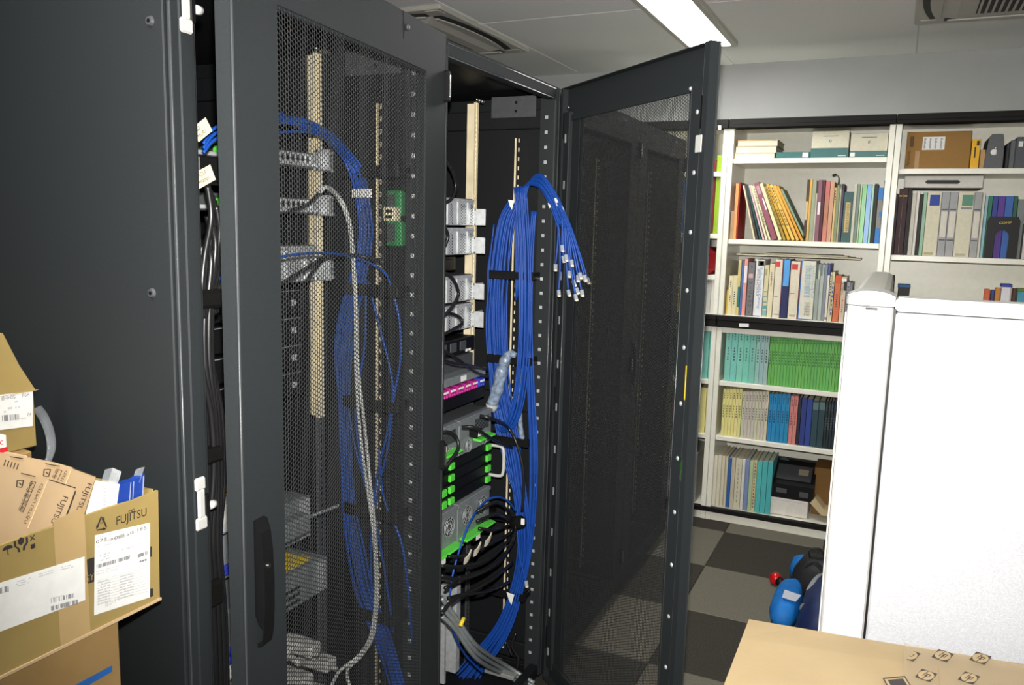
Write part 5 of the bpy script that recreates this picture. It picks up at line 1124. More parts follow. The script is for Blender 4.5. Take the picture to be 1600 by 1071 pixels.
for k in range(4):
    z = .772+k*.036
    md = MB().box((BX-.03, c-.216, z+.001), (BX-.006, c+.216, z+.034), bev=.002).box((BX-.006, c-.216, z+.030), (BX-.004, c+.216, z+.034)).build('blade_module', M['black'], r)
    for y in (c+.188, c-.055, c-.10):
        if y < c-.08 and k > 1: continue
        MB().box((BX-.006, y, z+.008), (BX+.004, y+.028, z+.029), bev=.002).build('tab', M['green'], md)
    MB().box((BX-.006, c-.19, z+.010), (BX-.001, c-.15, z+.024), bev=.002).build('label_patch', M['white'], md)
hd = [(BX-.01, c+.224, .800), (BX+.030, c+.226, .800), (BX+.042, c+.226, .812), (BX+.044, c+.226, .850), (BX+.042, c+.226, .888), (BX+.030, c+.226, .900), (BX-.01, c+.224, .900)]
MB().tube(spline(hd, 4), .0055, 8).build('carry_handle', M['wplastic'], r, True)
# lower shelf of the open rack
r, c = unit(1, .10, .40, 'rack_shelf', 'steel framed shelf unit near the floor of the open rack', 'rack shelf', EX-.03, .5, 'dkgrey')
MB().box((EX-.03, c-.22, .28), (EX+.0, c-.05, .39), bev=.003).build('panel', M['dkgrey'], r)
MB().box((EX-.03, c+.10, .14), (EX+.03, c+.13, .44), bev=.002).box((EX-.03, c+.03, .14), (EX+.028, c+.04, .44)).build('upright', M['steel'], r)
MB().box((EX-.02, c+.132, .2), (EX-.01, c+.205, .43), bev=.002).build('upright', M['alu'], r)

# --- near rack, seen through its mesh door
def slim_server(z0, z1, label, plate=True):
    r, c = unit(0, z0, z1, 'rack_server', label, group='slim servers in the near rack')
    MB().box((EX, c-.215, z0+.004), (EX+.014, c+.215, z0+.012), bev=.001).box((EX, c+.02, z0+.012), (EX+.006, c+.21, z1-.004), bev=.001).build('rear_plate', M['steel'], r)
    q = MB()
    for k in range(10): q.box((EX+.006, c+.035+k*.017, z0+.015), (EX+.0066, c+.044+k*.017, z1-.009))
    tag(q.build('vent_slots', M['rack_in'], r), kind='stuff')
    for j, (y, m_) in enumerate(((c+.02-.035, 'dkblue'), (c-.05, 'dkblue'), (c-.09, 'green'))): MB().box((EX+.003, y, z0+.012), (EX+.022, y+.026, z0+.026), bev=.002).build('connector', M[m_], r)
    bracket(r, c, z0-.006, z1+.008)
    return r, c
slim_server(1.735, 1.772, 'upper slim silver server in the near rack, behind the mesh')
slim_server(1.632, 1.669, 'lower slim silver server in the near rack, behind the mesh')
perf_server(0, 1.476, 1.563, 'perforated steel server in the near rack, behind the mesh')
ends = [(1.40, 1.46), (1.335, 1.395), (1.27, 1.33), (1.205, 1.265)]
for k, (a, b2) in enumerate(ends):
    r, c = unit(0, a, b2, 'storage_unit', 'black storage drawer, %s of the dark row in the near rack' % ORD[k], 'storage', EX-.03, .45, 'black', 'black storage drawers')
    MB().box((EX-.03, c-.2, b2-.006), (EX-.027, c+.2, b2-.004)).build('edge_strip', M['alu'], r)
    for y in (c+.02, c+.07, c+.17): MB().box((EX-.029, y, a+.02), (EX-.0265, y+.016, a+.034)).build('indicator_plate', M['steel'], r)
    MB().box((EX-.029, c+.06, a+.045), (EX-.0275, c+.066, a+.05)).build('status_light', M['green'], r)
for k, (a, b2) in enumerate(((1.30, 1.372), (1.212, 1.285))): pass
def yellow_unit(z0, z1, label):
    """grey unit with yellow hazard sticker and a round vent, seen past the ajar door"""
    c = C0[0]; r = empty('power_supply', (EX-.2, c-.1, z0), label, 'power unit', 'power supplies in the near rack')
    MB().box((EX-.45, c-.222, z0+.001), (EX+.02, c-.01, z1-.001), bev=.002).build('chassis', M['alu'], r)
    MB().box((EX+.0202, c-.215, z1-.028), (EX+.0212, c-.02, z1-.012)).build('sticker', M['yellow'], r)
    q = MB()
    for k in range(9): q.prism([(0, 0), (.006, 0), (.003, .008)], (EX+.0214, c-.20+k*.02, z1-.025), (0,1,0), (0,0,1), (.0003,0,0))
    q.build('hazard_marks', M['ink'], r)
    MB().box((EX+.02, c-.222, z1-.009), (EX+.032, c-.015, z1-.004), bev=.001).build('shelf_edge', M['wplastic'], r)
    MB().cyl((EX+.020, c-.10, z0+.045), (EX+.024, c-.10, z0+.045), .038, n=20).build('round_vent', M['steel'], r)
    MB().cyl((EX+.0242, c-.10, z0+.045), (EX+.0246, c-.10, z0+.045), .020, n=16).build('vent_hub', M['wplastic'], r)
    return r
ends2 = [(1.085, 1.198), (.965, 1.078)]
yellow_unit(*ends2[0], 'grey power supply with yellow sticker, the upper of two in the near rack'); yellow_unit(*ends2[1], 'grey power supply with yellow sticker, the lower of two in the near rack')
# pulled-out lower servers with pale metal lids
r, c = unit(0, .965, 1.198, 'blank_unit', 'black blank panel filling the dark lower half of the near rack', 'panel', EX-.06, .3, 'black', None, .222) if 0 else (None, C0[0])
def drawer_server(z0, z1, out, label, sticker=False):
    r, c = unit(0, z0, z1, 'rack_server', label, 'server', EX+out, .55, 'alu', 'pulled out servers in the near rack')
    MB().box((EX+out-.3, c-.20, z1-.001), (EX+out-.004, c+.205, z1+.0015), bev=.0005).build('lid', M['alu'], r)
    q = MB()
    for k in range(3): q.box((EX+out, c-.02, z0+.012+k*.016), (EX+out+.0008, c+.12, z0+.019+k*.016))
    q.build('drive_slots', M['rack_in'], r)
    MB().box((EX+out, c+.18, z0+.004), (EX+out+.003, c+.215, z1-.004), bev=.001).build('ear', M['steel'], r)
    for dz in (.3, .55, .8): MB().ball((EX+out+.004, c+.2, z0+(z1-z0)*dz), .0035, 6).build('screw', M['chrome'], r, True)
    MB().box((EX+out, c-.09, z0+.015), (EX+out+.014, c-.05, z0+.035), bev=.002).build('connector', M['dkblue'], r)
    if sticker: MB().box((EX+out-.10, c+.10, z1+.0016), (EX+out-.02, c+.19, z1+.0021)).build('sticker', M['yellow'], r)
    return r, c
drawer_server(.842, .948, -.02, 'upper pale lidded server low in the near rack')
drawer_server(.715, .800, .03, 'pale lidded server with a yellow sticker low in the near rack', True)
r, c = unit(0, .40, .70, 'cable_tray', 'black unit crowded with white plugs at the foot of the near rack', 'power unit', EX-.02, .45, 'black')
random.seed(11)
for k in range(14):
    y, z = c-.10+(k % 5)*.062+random.uniform(-.012, .012), .43+(k//5)*.085+random.uniform(-.012, .012)
    p = MB().box((EX-.02, y, z), (EX+.05+random.uniform(0, .03), y+.044, z+.030), bev=.006).build('plug', M['wplastic'], r)
    MB().cyl((EX+.05, y+.022, z+.015), (EX+.085, y+.022+random.uniform(-.01, .01), z+.005), .009, .006, 8).build('plug_boot', M['wplastic'], p, True)
# tall white bracket and lower steel column
MB_ = MB().box((EX+.03, c+.005, .95), (EX+.05, c+.05, 1.05), bev=.003).box((EX+.02, c+.0, .90), (EX+.06, c+.13, .945), bev=.006).cyl((EX+.04, c+.1, .93), (EX+.09, c+.19, .95), .004)
tag(MB_.build('steel_support', M['alu']), 'folded steel support above the pale lids in the near rack', 'support')
def card(x, y0, z0, s, label, lines_, rot):
    Rm = Matrix.Translation((x, y0, z0)) @ Matrix.Rotation(rot, 4, 'X')
    o = MB(Rm).box((0, 0, 0), (.0012, s*1.5, s)).build('paper_tag', pm(226, 214, 180)); tag(o, label, 'tag', 'paper tags on the cables')
    q = MB(Rm)
    for k, t in enumerate(lines_): q.text(t, (.0016, s*.12, s*(.62-.42*k)), (0,1,0), (0,0,1), s*.36)
    q.build('handwriting', M['ink'], o); return o
p = U(310, 218, x=-1.035); card(-1.035, p.y, p.z-.004, .024, 'upper cream paper tag with handwriting, seen past the ajar door', ['952', 'MUR1'], .62)
p = U(311, 291, x=-1.035); card(-1.035, p.y, p.z-.004, .026, 'lower cream paper tag with handwriting, seen past the ajar door', ['MCLF', 'MAN1'], .44)
p = U(340, 1075, x=-1.12); o = MB(); 
for k in range(6): o.box((-1.20, p.y-.03, p.z+.0065*k), (-1.12, p.y+.05, p.z+.005+.0065*k))
pl = tag(o.build('label_sheets', M['white'], None), 'white lettered label sheets at the foot of the gap beside the ajar door', 'sheets')
MB().text('LT4', (-1.1196, p.y+.004, p.z+.018), (0,1,.1), (0,0,1), .012).text('AC', (-1.1196, p.y+.012, p.z+.004), (0,1,.1), (0,0,1), .012).build('handwriting', M['ink'], pl)
for k, (u, v, m_) in enumerate(((325, 259, 'green'), (340, 257, 'green'))):
    p = U(u, v, x=-1.10); t_ = tag(MB().box((-1.14, p.y-.016, p.z-.008), (-1.10, p.y+.016, p.z+.006), bev=.003).box((-1.10, p.y-.010, p.z-.006), (-1.092, p.y+.010, p.z+.002), bev=.001).build('green_connector', M[m_]), '%s green connector just above the lower paper tag in the gap' % ('nearer' if k == 0 else 'farther'), 'connector', 'green connectors in the gap')
    t_['label'] = ('first' if k == 0 else 'second')+' green connector from the rack post, above the lower paper tag'
p = U(310, 240, x=-1.06); tag(MB().box((-1.14, p.y-.0, p.z-.045), (-1.06, p.y+.055, p.z-.002), bev=.003).box((-1.06, p.y+.005, p.z-.050), (-1.055, p.y+.05, p.z-.046)).build('cable_box', M['black']), 'small black box between the two paper tags in the gap', 'box')
# small wall sockets and boards on the far side of the near rack
yw = RY[1]-.040
for k, v in enumerate((318, 365)):
    p = U(622, v, y=yw)
    b_ = tag(MB().box((p.x-.022, yw-.02, p.z-.030), (p.x+.022, yw, p.z+.030), bev=.003).build('green_board', mat('green_board_%d' % k, (.02, .22, .06), .5)), '%s green circuit board on the far inner wall of the near rack' % ('upper' if k == 0 else 'lower'), 'circuit board', 'green boards in the near rack')
    MB().box((p.x-.016, yw-.024, p.z-.020), (p.x+.004, yw-.0205, p.z+.022)).build('chip', M['dkgrey'], b_)
p = U(615, 335, y=yw-.03); so = tag(MB().box((p.x-.022, yw-.045, p.z-.017), (p.x+.016, yw-.022, p.z+.017), bev=.003).build('wall_socket', pm(206, 200, 170)), 'ivory double socket between the two green boards', 'socket')
MB().box((p.x-.012, yw-.0456, p.z+.003), (p.x+.006, yw-.0453, p.z+.010)).box((p.x-.012, yw-.0456, p.z-.010), (p.x+.006, yw-.0453, p.z-.003)).build('socket_holes', M['black'], so)
# ------------------------------------------------------------------ cables
random.seed(5)
def P_(e):
    """(u, v, axis letter, value) -> point"""
    u, v, a, val = e
    return U(u, v, **{a: val})
def cable(name, path, r, m, label, group, n=8, seg=6, cat='cable'):
    o = MB().tube(spline(path, seg), r, n).build(name, M[m], None, True)
    return tag(o, label, cat, group)
def bundle(path, spread, count, r, m, name, label, group, jit=.3, seg=6):
    """count separate cables following one path, each keeping its own offset; spread = radius at every control point"""
    P = [P_(e) for e in path]; out = []
    for k in range(count):
        a = 2.4*k; q = math.sqrt((k+.5)/count); oy, oz = q*math.cos(a), q*math.sin(a)
        Q = []
        for i, p in enumerate(P):
            s = spread[i] if isinstance(spread, (list, tuple)) else spread
            T = (P[min(i+1, len(P)-1)]-P[max(i-1, 0)]).normalized(); A = T.cross(Vector((0, 1, 0)))
            A = A.normalized() if A.length > .1 else Vector((1, 0, 0)); B = T.cross(A).normalized()
            Q.append(p+A*s*(oy+random.uniform(-jit, jit)*.5)+B*s*.55*(oz+random.uniform(-jit, jit)*.5))
        out.append((cable(name, Q, r, m, label, group, seg=seg), Q))
    return out
yB = 2.395; yA = RY[1]-.083
R1 = .0030
def wrap(o_list, k_pt, w, m='white', name='label_sleeve'):
    for o, Q in o_list:
        a, b = Q[k_pt], Q[k_pt+1]; d = (b-a).normalized(); c = a.lerp(b, random.uniform(.15, .6))
        MB().cyl(c-d*w/2, c+d*w/2, R1*1.5, n=8).build(name, M[m], o, True)
def plug(o, p, d, s=.0055):
    """clear modular plug with a latch and copper contacts"""
    d = d.normalized(); a = d.orthogonal().normalized(); b = d.cross(a)
    Mx = Matrix((a, b, d)).transposed().to_4x4(); Mx.translation = p
    k = MB(Mx).box((-s, -s*.7, -.004), (s, s*.7, .018), bev=.0012).box((-s*.4, s*.7, .0), (s*.4, s*1.15, .012)).build('plug', M['plug'], o)
    MB(Mx).box((-s*.8, -s*.74, .0125), (s*.8, -s*.71, .0185)).build('contacts', M['zinc'], k)
# --- open rack: strand with free plugs hanging outside
G1 = 'free blue cables hanging from the hook'
ends = [(868, 415), (873, 455), (880, 402), (884, 400), (888, 455), (893, 408), (896, 440), (899, 462), (903, 432), (906, 428), (909, 455), (913, 432), (918, 436), (878, 385), (890, 425), (901, 452)]
ends.sort()
for k, (u, v) in enumerate(ends):
    o = (k-7.5)/8; w = (u-893)/25
    y0 = 2.36-.014*((k*7) % 5-2)/2
    path = [(812+6*o, 470-k*2, 'y', 2.385), (813+7*o, 330, 'y', 2.380), (822+7*o, 290-6*o, 'y', 2.375), (842+4*o, 282-9*o, 'y', y0+.008), (862+6*w, 308-6*w, 'y', y0), (880+10*w, 350, 'y', y0-.01), (888+16*w, v-45, 'y', y0-.015), (u, v, 'y', y0-.018)]
    Q = [P_(e) for e in path]
    c_ = cable('blue_network_cable', Q, R1, 'blue', 'free hanging blue cable, its clear plug %s out from the rack post' % ORD[k], G1)
    plug(c_, Q[-1], (Q[-1]-Q[-2])+Vector((random.uniform(-.02, .02), 0, 0)))
    if k % 3 == 0:
        a, b = Q[4], Q[5]; d = (b-a).normalized(); cc = a.lerp(b, .2+.1*(k % 4)); MB().cyl(cc-d*.008, cc+d*.008, R1*1.5, n=8).build('label_sleeve', M['white'], c_, True)
# thick vertical strand looping under itself
bundle([(812, 292, 'y', yB-.015), (819, 400, 'y', yB-.018), (819, 520, 'y', yB-.02), (812, 610, 'y', yB-.02), (799, 660, 'y', yB-.02), (784, 668, 'y', yB-.015), (775, 640, 'y', yB-.01)], [.022, .022, .022, .021, .018, .016, .016], 14, R1, 'blue', 'blue_network_cable', 'blue network cable in the thick strand looping under the bubble-wrapped sleeve', 'looping blue strand', .15)
# broad bundle sweeping to the floor
B2 = bundle([(803, 318, 'y', yB+.012), (790, 350, 'y', yB+.01), (779, 430, 'y', yB+.01), (776, 510, 'y', yB+.01), (782, 600, 'y', yB+.01), (797, 680, 'y', yB+.01), (812, 770, 'y', yB+.005), (819, 850, 'y', yB), (808, 920, 'y', yB-.005), (783, 985, 'y', yB-.03), (740, 1045, 'y', yB-.06), (715, 1075, 'y', yB-.09)], [.020, .030, .036, .038, .034, .028, .026, .024, .024, .028, .040, .05], 22, R1, 'blue', 'blue_network_cable', 'blue network cable in the broad bundle sweeping down to the rack floor', 'broad blue bundle', .22)
bundle([(834, 330, 'y', yB+.005), (829, 400, 'y', yB+.008), (826, 500, 'y', yB+.008), (829, 600, 'y', yB+.008), (833, 700, 'y', yB+.005), (832, 790, 'y', yB), (826, 860, 'y', yB), (820, 905, 'y', yB-.005)], [.010, .011, .013, .015, .017, .017, .012, .004], 9, R1, 'blue', 'blue_network_cable', 'blue network cable in the slim bundle beside the post with the hole row', 'slim blue bundle', .3)
for k in range(3):
    cable('blue_network_cable', [P_(e) for e in ((772-2*k, 350+20*k, 'y', 2.42), (764-k, 430, 'y', 2.42), (763+k, 540, 'y', 2.42), (770+2*k, 640, 'y', 2.41), (790+3*k, 730, 'y', 2.40), (815, 800, 'y', 2.40))], R1, 'blue', 'blue network cable bowing out behind the broad bundle', 'outer blue cables')
c_ = cable('blue_network_cable', [P_(e) for e in ((806, 800, 'y', 2.37), (795, 785, 'y', 2.33), (778, 777, 'y', 2.27), (757, 785, 'x', -1.12), (735, 815, 'x', -1.11), (718, 860, 'x', -1.11), (706, 905, 'x', -1.11), (702, 950, 'x', -1.11), (709, 990, 'x', -1.11), (728, 1025, 'x', -1.11), (755, 1052, 'x', -1.09))], R1*1.1, 'blue', 'single blue cable looping in front of the black cables in the open rack', None)
a, b = U(701, 935, x=-1.11), U(702, 960, x=-1.11); MB().cyl(a, b, .0048, n=8).build('label_sleeve', M['white'], c_, True)
c_ = cable('blue_network_cable', [P_(e) for e in ((808, 830, 'y', 2.365), (812, 870, 'y', 2.36), (818, 895, 'y', 2.36), (822, 910, 'y', 2.36))], R1, 'blue', 'short blue cable end with a clear plug against the broad bundle', None)
plug(c_, U(822, 910, y=2.36), U(823, 918, y=2.36)-U(822, 910, y=2.36))
# white tags on the bundles
for (u, v, a, lab_) in ((799, 319, .012, 'white tag folded on the top of the broad blue bundle'), (798, 935, .016, 'white flag tag low on the broad blue bundle')):
    p = U(u, v, y=2.352); tag(MB().pts([p+Vector((-a, 0, a*1.1)), p+Vector((a*.8, 0, a*.9)), p+Vector((a*.2, 0, -a*1.5)), p+Vector((-a*.4, 0, -a*.6))], (0, .0008, 0)).build('white_tag', M['white']), lab_, 'tag', 'white tags on the blue bundles')
# bubble-wrapped sleeve
sl = mat('bubble_film', (.30, .38, .50), .2, var=.6, scale=60, bump=1.0, bscale=120, spec=.7, alpha=.6)
P = spline([P_(e) for e in ((806, 556, 'y', yB-.045), (797, 553, 'y', yB-.045), (790, 562, 'y', yB-.045), (783, 585, 'y', yB-.045), (776, 612, 'y', yB-.045), (769, 632, 'y', yB-.045))], 5)
rs = [.010+.010*min(1, i/14)+random.uniform(-.002, .002) for i in range(len(P))]
o = MB().tube(P, rs, 12).build('wrapped_sleeve', sl, None, True); tag(o, 'bubble-wrapped cable sleeve bent over the looping blue strand', 'cable sleeve')
MB().tube([P[-1], P[-1]+Vector((-.004, 0, -.022))], [.022, .017], 10).build('tape_end', pm(170, 172, 170), o, True)
P = spline([P_(e) for e in ((812, 575, 'y', yB+.025), (811, 620, 'y', yB+.025), (813, 665, 'y', yB+.025), (816, 690, 'y', yB+.025))], 5)
tag(MB().tube(P, [.009+random.uniform(-.002, .002) for _ in P], 10).build('wrapped_sleeve', sl, None, True), 'second bubble-wrapped sleeve, straight, behind the looping strand', 'cable sleeve')
# --- open rack: black cables
KB = 'black power cables in the open rack'
def blk(path, r=.005, label='black power cable tangled in front of the equipment in the open rack', group=KB, m='blkcable'): return cable('black_cable', [P_(e) for e in path], r, m, label, group)
BLK = ['draped along the top of the crimson plug unit', 'lying lower over the crimson plug unit', 'rising in a loop before the third steel server', 'coiling before the lowest steel server', 'hooked in an arc above the topmost steel server', 'short, before the second steel server', 'curling round the upper fan bay', 'leading off the upper fan bay towards the velcro strap', 'running down past the carry handle', 'uppermost of those gathered at the velcro strap', 'second of those gathered at the velcro strap', 'third of those gathered at the velcro strap', 'sagging from the velcro strap behind the pale tags', 'longest, sagging before the pale tags', 'sagging just behind the longest one', 'low, just above the steel upright', 'crossing behind the pale tag row', 'lowest, crossing before the steel upright', 'hanging by the hole row near the rack floor', 'wriggling beside the one by the hole row']
for kb, pth in enumerate(([(688, 545, 'x', -1.17), (705, 555, 'x', -1.16), (720, 565, 'x', -1.16), (740, 580, 'x', -1.17), (762, 590, 'x', -1.18)], [(686, 560, 'x', -1.15), (708, 568, 'x', -1.15), (735, 572, 'x', -1.16), (760, 578, 'x', -1.18)],
            [(688, 500, 'x', -1.18), (706, 480, 'x', -1.17), (716, 460, 'x', -1.17), (710, 440, 'x', -1.17), (698, 428, 'x', -1.18), (686, 430, 'x', -1.19)], [(688, 525, 'x', -1.17), (708, 515, 'x', -1.16), (722, 505, 'x', -1.16), (716, 495, 'x', -1.17), (700, 490, 'x', -1.18), (688, 498, 'x', -1.19)],
            [(690, 245, 'x', -1.22), (705, 265, 'x', -1.21), (712, 290, 'x', -1.21), (706, 310, 'x', -1.21), (694, 318, 'x', -1.22)], [(690, 395, 'x', -1.21), (700, 370, 'x', -1.2), (692, 350, 'x', -1.2)],
            [(688, 740, 'x', -1.10), (704, 720, 'x', -1.09), (716, 700, 'x', -1.09), (712, 682, 'x', -1.10), (698, 675, 'x', -1.11), (688, 678, 'x', -1.12)], [(722, 668, 'x', -1.10), (740, 668, 'x', -1.07), (756, 678, 'x', -1.06), (775, 690, 'x', -1.07), (800, 700, 'y', 2.37)],
            [(750, 650, 'x', -1.10), (770, 655, 'x', -1.07), (790, 665, 'y', 2.35), (806, 690, 'y', 2.36), (818, 740, 'y', 2.365), (816, 800, 'y', 2.37)],
            [(745, 800, 'x', -1.09), (775, 785, 'x', -1.06), (795, 800, 'y', 2.34), (808, 815, 'y', 2.36)], [(745, 815, 'x', -1.08), (775, 805, 'x', -1.06), (800, 815, 'y', 2.35)], [(748, 826, 'x', -1.08), (770, 828, 'x', -1.06), (795, 822, 'y', 2.34), (806, 818, 'y', 2.35)],
            [(700, 870, 'x', -1.07), (730, 868, 'x', -1.05), (765, 850, 'x', -1.04), (795, 835, 'y', 2.33), (805, 820, 'y', 2.34)], [(690, 900, 'x', -1.06), (725, 905, 'x', -1.05), (770, 885, 'x', -1.04), (800, 850, 'y', 2.32), (806, 822, 'y', 2.33)],
            [(690, 885, 'x', -1.08), (730, 885, 'x', -1.07), (770, 870, 'x', -1.06), (798, 840, 'y', 2.33)], [(700, 935, 'x', -1.07), (735, 925, 'x', -1.06), (770, 905, 'x', -1.05), (800, 880, 'y', 2.34)], [(695, 920, 'x', -1.09), (730, 900, 'x', -1.08), (780, 880, 'x', -1.07), (806, 830, 'y', 2.35)],
            [(690, 960, 'x', -1.05), (705, 940, 'x', -1.05), (725, 930, 'x', -1.05), (760, 925, 'x', -1.05), (795, 910, 'y', 2.34)], [(806, 990, 'y', 2.36), (800, 1010, 'y', 2.36), (810, 1030, 'y', 2.37), (806, 1050, 'y', 2.37)], [(800, 975, 'y', 2.38), (792, 1000, 'y', 2.38), (800, 1025, 'y', 2.38)])):
    blk(pth, label='black cable '+BLK[kb]+', in the open rack')
for k, (u, v) in enumerate(((725, 870), (740, 858), (757, 843))):
    p = U(u, v+14, x=-1.035); q = U(u+4, v, x=-1.035)
    tag(MB().ribbon(spline([q+Vector((.004, .016, .008)), q+Vector((.010, .004, .010)), q+Vector((.008, -.010, -.002)), q+Vector((.004, -.020, -.006))], 4), (.004, 0, .020), .004).build('cable_tag', pm(176, 172, 156), None), 'pale curved tag above the black cable tangle, %s from the blue bundle' % ORD[2-k], 'tag', 'pale tags in the black tangle')
vb = []
for (x0_, v0_, v1_) in ((806, 812, 826),): tag(MB().tube([U(803, 818, y=2.345), U(816, 816, y=2.345)], .022, 10).build('velcro_strap', M['velcro'], None, True), 'black velcro strap gathering cables on the broad bundle', 'strap')
p = U(819, 814, y=2.34); tag(MB().box((p.x-.006, p.y-.012, p.z-.010), (p.x+.006, p.y-.008, p.z+.010)).build('strap_tab', M['white']), 'white tab on the velcro strap by the broad bundle', 'tag')
# grey cables on the floor of the open rack
for k in range(3): cable('grey_cable', [P_(e) for e in ((690, 935+14*k, 'x', -1.10), (712, 965+10*k, 'x', -1.08), (745, 1010+10*k, 'x', -1.06), (790, 1040+8*k, 'y', 2.33), (835, 1068+6*k, 'y', 2.36))], .007, 'alu', 'thick grey cable crossing the floor of the open rack', 'grey floor cables')
p = U(782, 1052, y=2.30); tag(MB().box((p.x-.055, p.y-.015, p.z-.008), (p.x+.055, p.y+.015, p.z+.008), bev=.003).build('white_plate', pm(130, 132, 130)), 'pale metal plate lying among the grey floor cables', 'plate')
p = U(719, 979, x=-1.06); tag(MB().cyl(p, p+Vector((.0, .022, .016)), .006, n=10).build('yellow_plug', M['yellow'], None, True), 'yellow plug hanging by the steel upright in the open rack', 'plug')
# --- near rack: blue cables behind the mesh
GA = 'blue cables arching into the near rack bundle'
bundle([(360, 190, 'x', -1.10), (420, 184, 'x', -1.14), (470, 192, 'x', -1.15), (510, 212, 'x', -1.15), (540, 240, 'y', 1.57), (556, 270, 'y', 1.60), (566, 310, 'y', yA), (570, 360, 'y', yA), (566, 410, 'y', yA)], [.016, .018, .018, .018, .020, .021, .020, .020, .022], 17, R1, 'blue', 'blue_network_cable', 'blue network cable arching over into the near rack bundle, behind the mesh', GA, .2)
bundle([(566, 405, 'y', yA), (558, 440, 'y', yA), (545, 490, 'y', yA), (538, 550, 'y', yA), (537, 620, 'y', yA), (541, 700, 'y', yA), (546, 790, 'y', yA), (556, 860, 'y', yA), (572, 930, 'y', yA), (600, 1000, 'y', yA), (622, 1075, 'y', yA)], [.022, .024, .026, .026, .018, .018, .020, .028, .030, .028, .026], 18, R1, 'blue', 'blue_network_cable', 'blue network cable in the long bundle down the near rack, behind the mesh', 'long near rack bundle', .25)
for k, pth in enumerate(([(575, 440, 'y', yA), (590, 500, 'y', yA), (608, 570, 'y', yA), (614, 620, 'y', yA), (602, 690, 'y', yA), (588, 750, 'y', yA), (580, 850, 'y', yA), (582, 960, 'y', yA)], [(612, 450, 'y', yA), (624, 500, 'y', yA), (626, 560, 'y', yA), (616, 620, 'y', yA), (606, 700, 'y', yA), (590, 770, 'y', yA), (578, 860, 'y', yA)], [(572, 440, 'y', yA-.02), (570, 540, 'y', yA-.02), (560, 600, 'y', yA-.02), (556, 660, 'y', yA-.02), (570, 760, 'y', yA-.02)], [(545, 640, 'y', yA-.01), (555, 700, 'y', yA-.01), (572, 760, 'y', yA-.01), (590, 830, 'y', yA-.01), (602, 900, 'y', yA-.01), (615, 990, 'y', yA-.01)],
                        [(428, 404, 'x', -1.11), (470, 397, 'x', -1.11), (515, 396, 'x', -1.12), (555, 403, 'y', 1.55), (585, 415, 'y', 1.57), (605, 432, 'y', 1.60), (616, 470, 'y', yA)], [(420, 210, 'x', -1.12), (450, 206, 'x', -1.13), (490, 208, 'x', -1.14), (525, 225, 'x', -1.15)], [(645, 1010, 'y', yA), (630, 860, 'y', yA), (600, 780, 'y', yA), (592, 700, 'y', yA)])):
    cable('blue_network_cable', [P_(e) for e in pth], R1, 'blue', 'loose blue cable in the near rack, %s of the strays behind the mesh' % ORD[k], None)
# pale braided pair
for k in range(2):
    cable('grey_cable', [P_(e) for e in ((497+3*k, 300, 'x', -1.12), (510+3*k, 293, 'x', -1.12), (530+3*k, 312, 'x', -1.14), (545+2*k, 350, 'y', 1.53), (551+2*k, 410, 'y', 1.545), (555+2*k, 480, 'y', 1.55), (556+3*k, 570, 'y', 1.55), (561+8*k, 660, 'y', 1.55), (572+6*k, 750, 'y', 1.55), (583+3*k, 830, 'y', 1.55), (587+3*k, 920, 'y', 1.55), (580+4*k, 990, 'y', 1.54), (560+5*k, 1025, 'y', 1.53), (530+12*k, 1050, 'x', -1.14), (512+40*k, 1085, 'x', -1.12))], .0042, 'grycable', 'pale grey cable of the pair running down the near rack, behind the mesh', 'pale cable pair')
KA = 'black cables in the near rack'
for pth in ([(430, 450, 'x', -1.15), (470, 425, 'x', -1.14), (515, 400, 'x', -1.14), (560, 400, 'y', 1.55), (600, 410, 'y', 1.57)], [(480, 440, 'x', -1.16), (500, 410, 'x', -1.16), (530, 398, 'x', -1.15)], [(450, 330, 'x', -1.17), (480, 320, 'x', -1.17), (500, 300, 'x', -1.18)]):
    cable('black_cable', [P_(e) for e in pth], .0045, 'blkcable', 'black cable crossing the silver servers behind the mesh', KA)
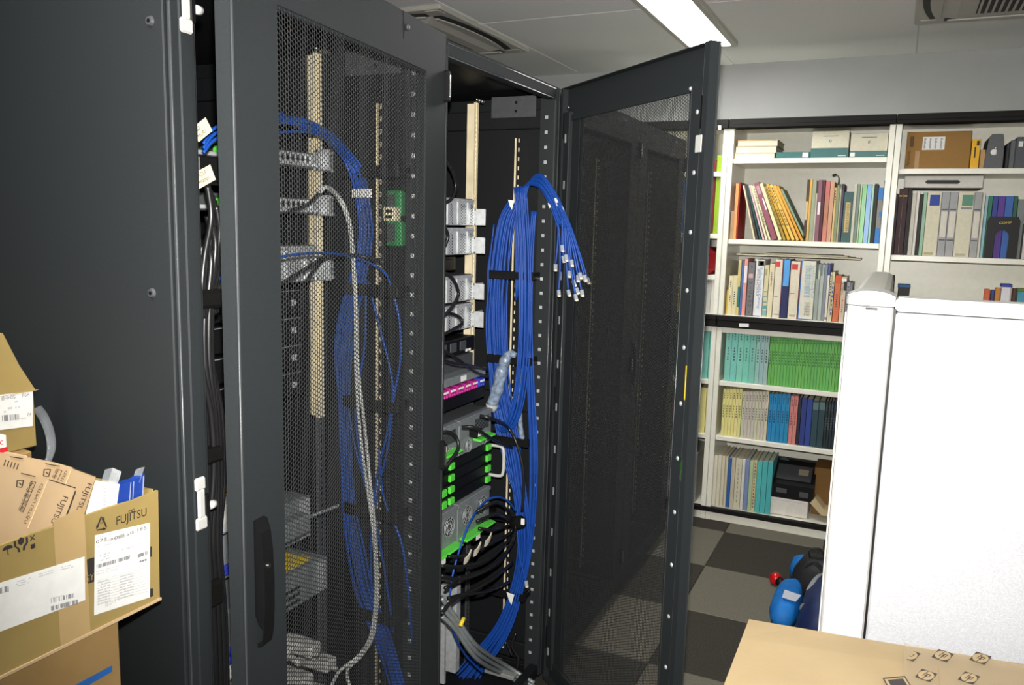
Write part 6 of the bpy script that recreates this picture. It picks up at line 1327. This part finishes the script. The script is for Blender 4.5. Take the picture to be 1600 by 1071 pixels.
# white sleeve band round the arch bundle
p = U(564, 302, y=yA-.028); tag(MB().ribbon([p+Vector((-.028, .004, 0)), p+Vector((0, -.003, 0)), p+Vector((.028, .004, 0))], (0, 0, .020), .001).build('white_band', M['white'], None), 'white paper band round the blue bundle behind the mesh', 'band')
# black cables in the gap beside the ajar door
GK = 'black cables down the gap of the near rack'
for k in range(13):
    u0 = 312+3.4*(k % 6); x_ = -1.06-.014*(k % 4); y_ = 1.0
    pth = [(u0+12, 290+8*k, 'x', x_), (u0+18, 340+6*k, 'x', x_), (u0+8, 400+8*k, 'x', x_), (u0+2, 470, 'x', x_), (u0+1, 560, 'x', x_), (u0+6+k, 650, 'x', x_), (u0+10+k, 740, 'x', x_), (u0+14, 850, 'x', x_), (u0+22, 960, 'x', x_), (u0+26, 1085, 'x', x_)]
    cable('black_cable', [P_(e) for e in pth], .0055, 'blkcable', 'black power cable running down the gap beside the ajar door', GK)
for k in range(3): cable('blue_network_cable', [P_(e) for e in ((318, 225+7*k, 'x', -1.09), (330, 205+9*k, 'x', -1.09), (345, 195+9*k, 'x', -1.09), (360, 190+10*k, 'x', -1.10))], R1, 'blue', 'short blue cable by the upper paper tag in the gap', 'short blue cables in the gap')
cable('blue_network_cable', [P_(e) for e in ((326, 470, 'x', -1.075), (332, 445, 'x', -1.075), (344, 435, 'x', -1.08), (360, 432, 'x', -1.08))], R1*1.2, 'blue', 'lone blue cable crossing the gap above the velcro band', None)
for k, (v, h) in enumerate(((470, 26), (722, 22), (945, 40))):
    a, b = U(308, v, x=-1.045), U(352, v, x=-1.045)
    tag(MB().box((-1.125, a.y, a.z-h*.0006), (-1.043, b.y, a.z+h*.0006), bev=.006).build('velcro_band', M['velcro']), '%s velcro band round the black cables in the gap, counted from the top' % ORD[k], 'strap', 'velcro bands in the gap')
for k in range(2):
    p = U(346+2*k, 1018+12*k, x=-1.13); tag(MB().cyl(p, p+Vector((.02, 0, .004)), .010, n=12).build('blue_plug', M['dkblue'], None, True), '%s blue plug above the white label sheets in the gap' % ('upper' if k == 0 else 'lower'), 'plug', 'blue plugs in the gap')
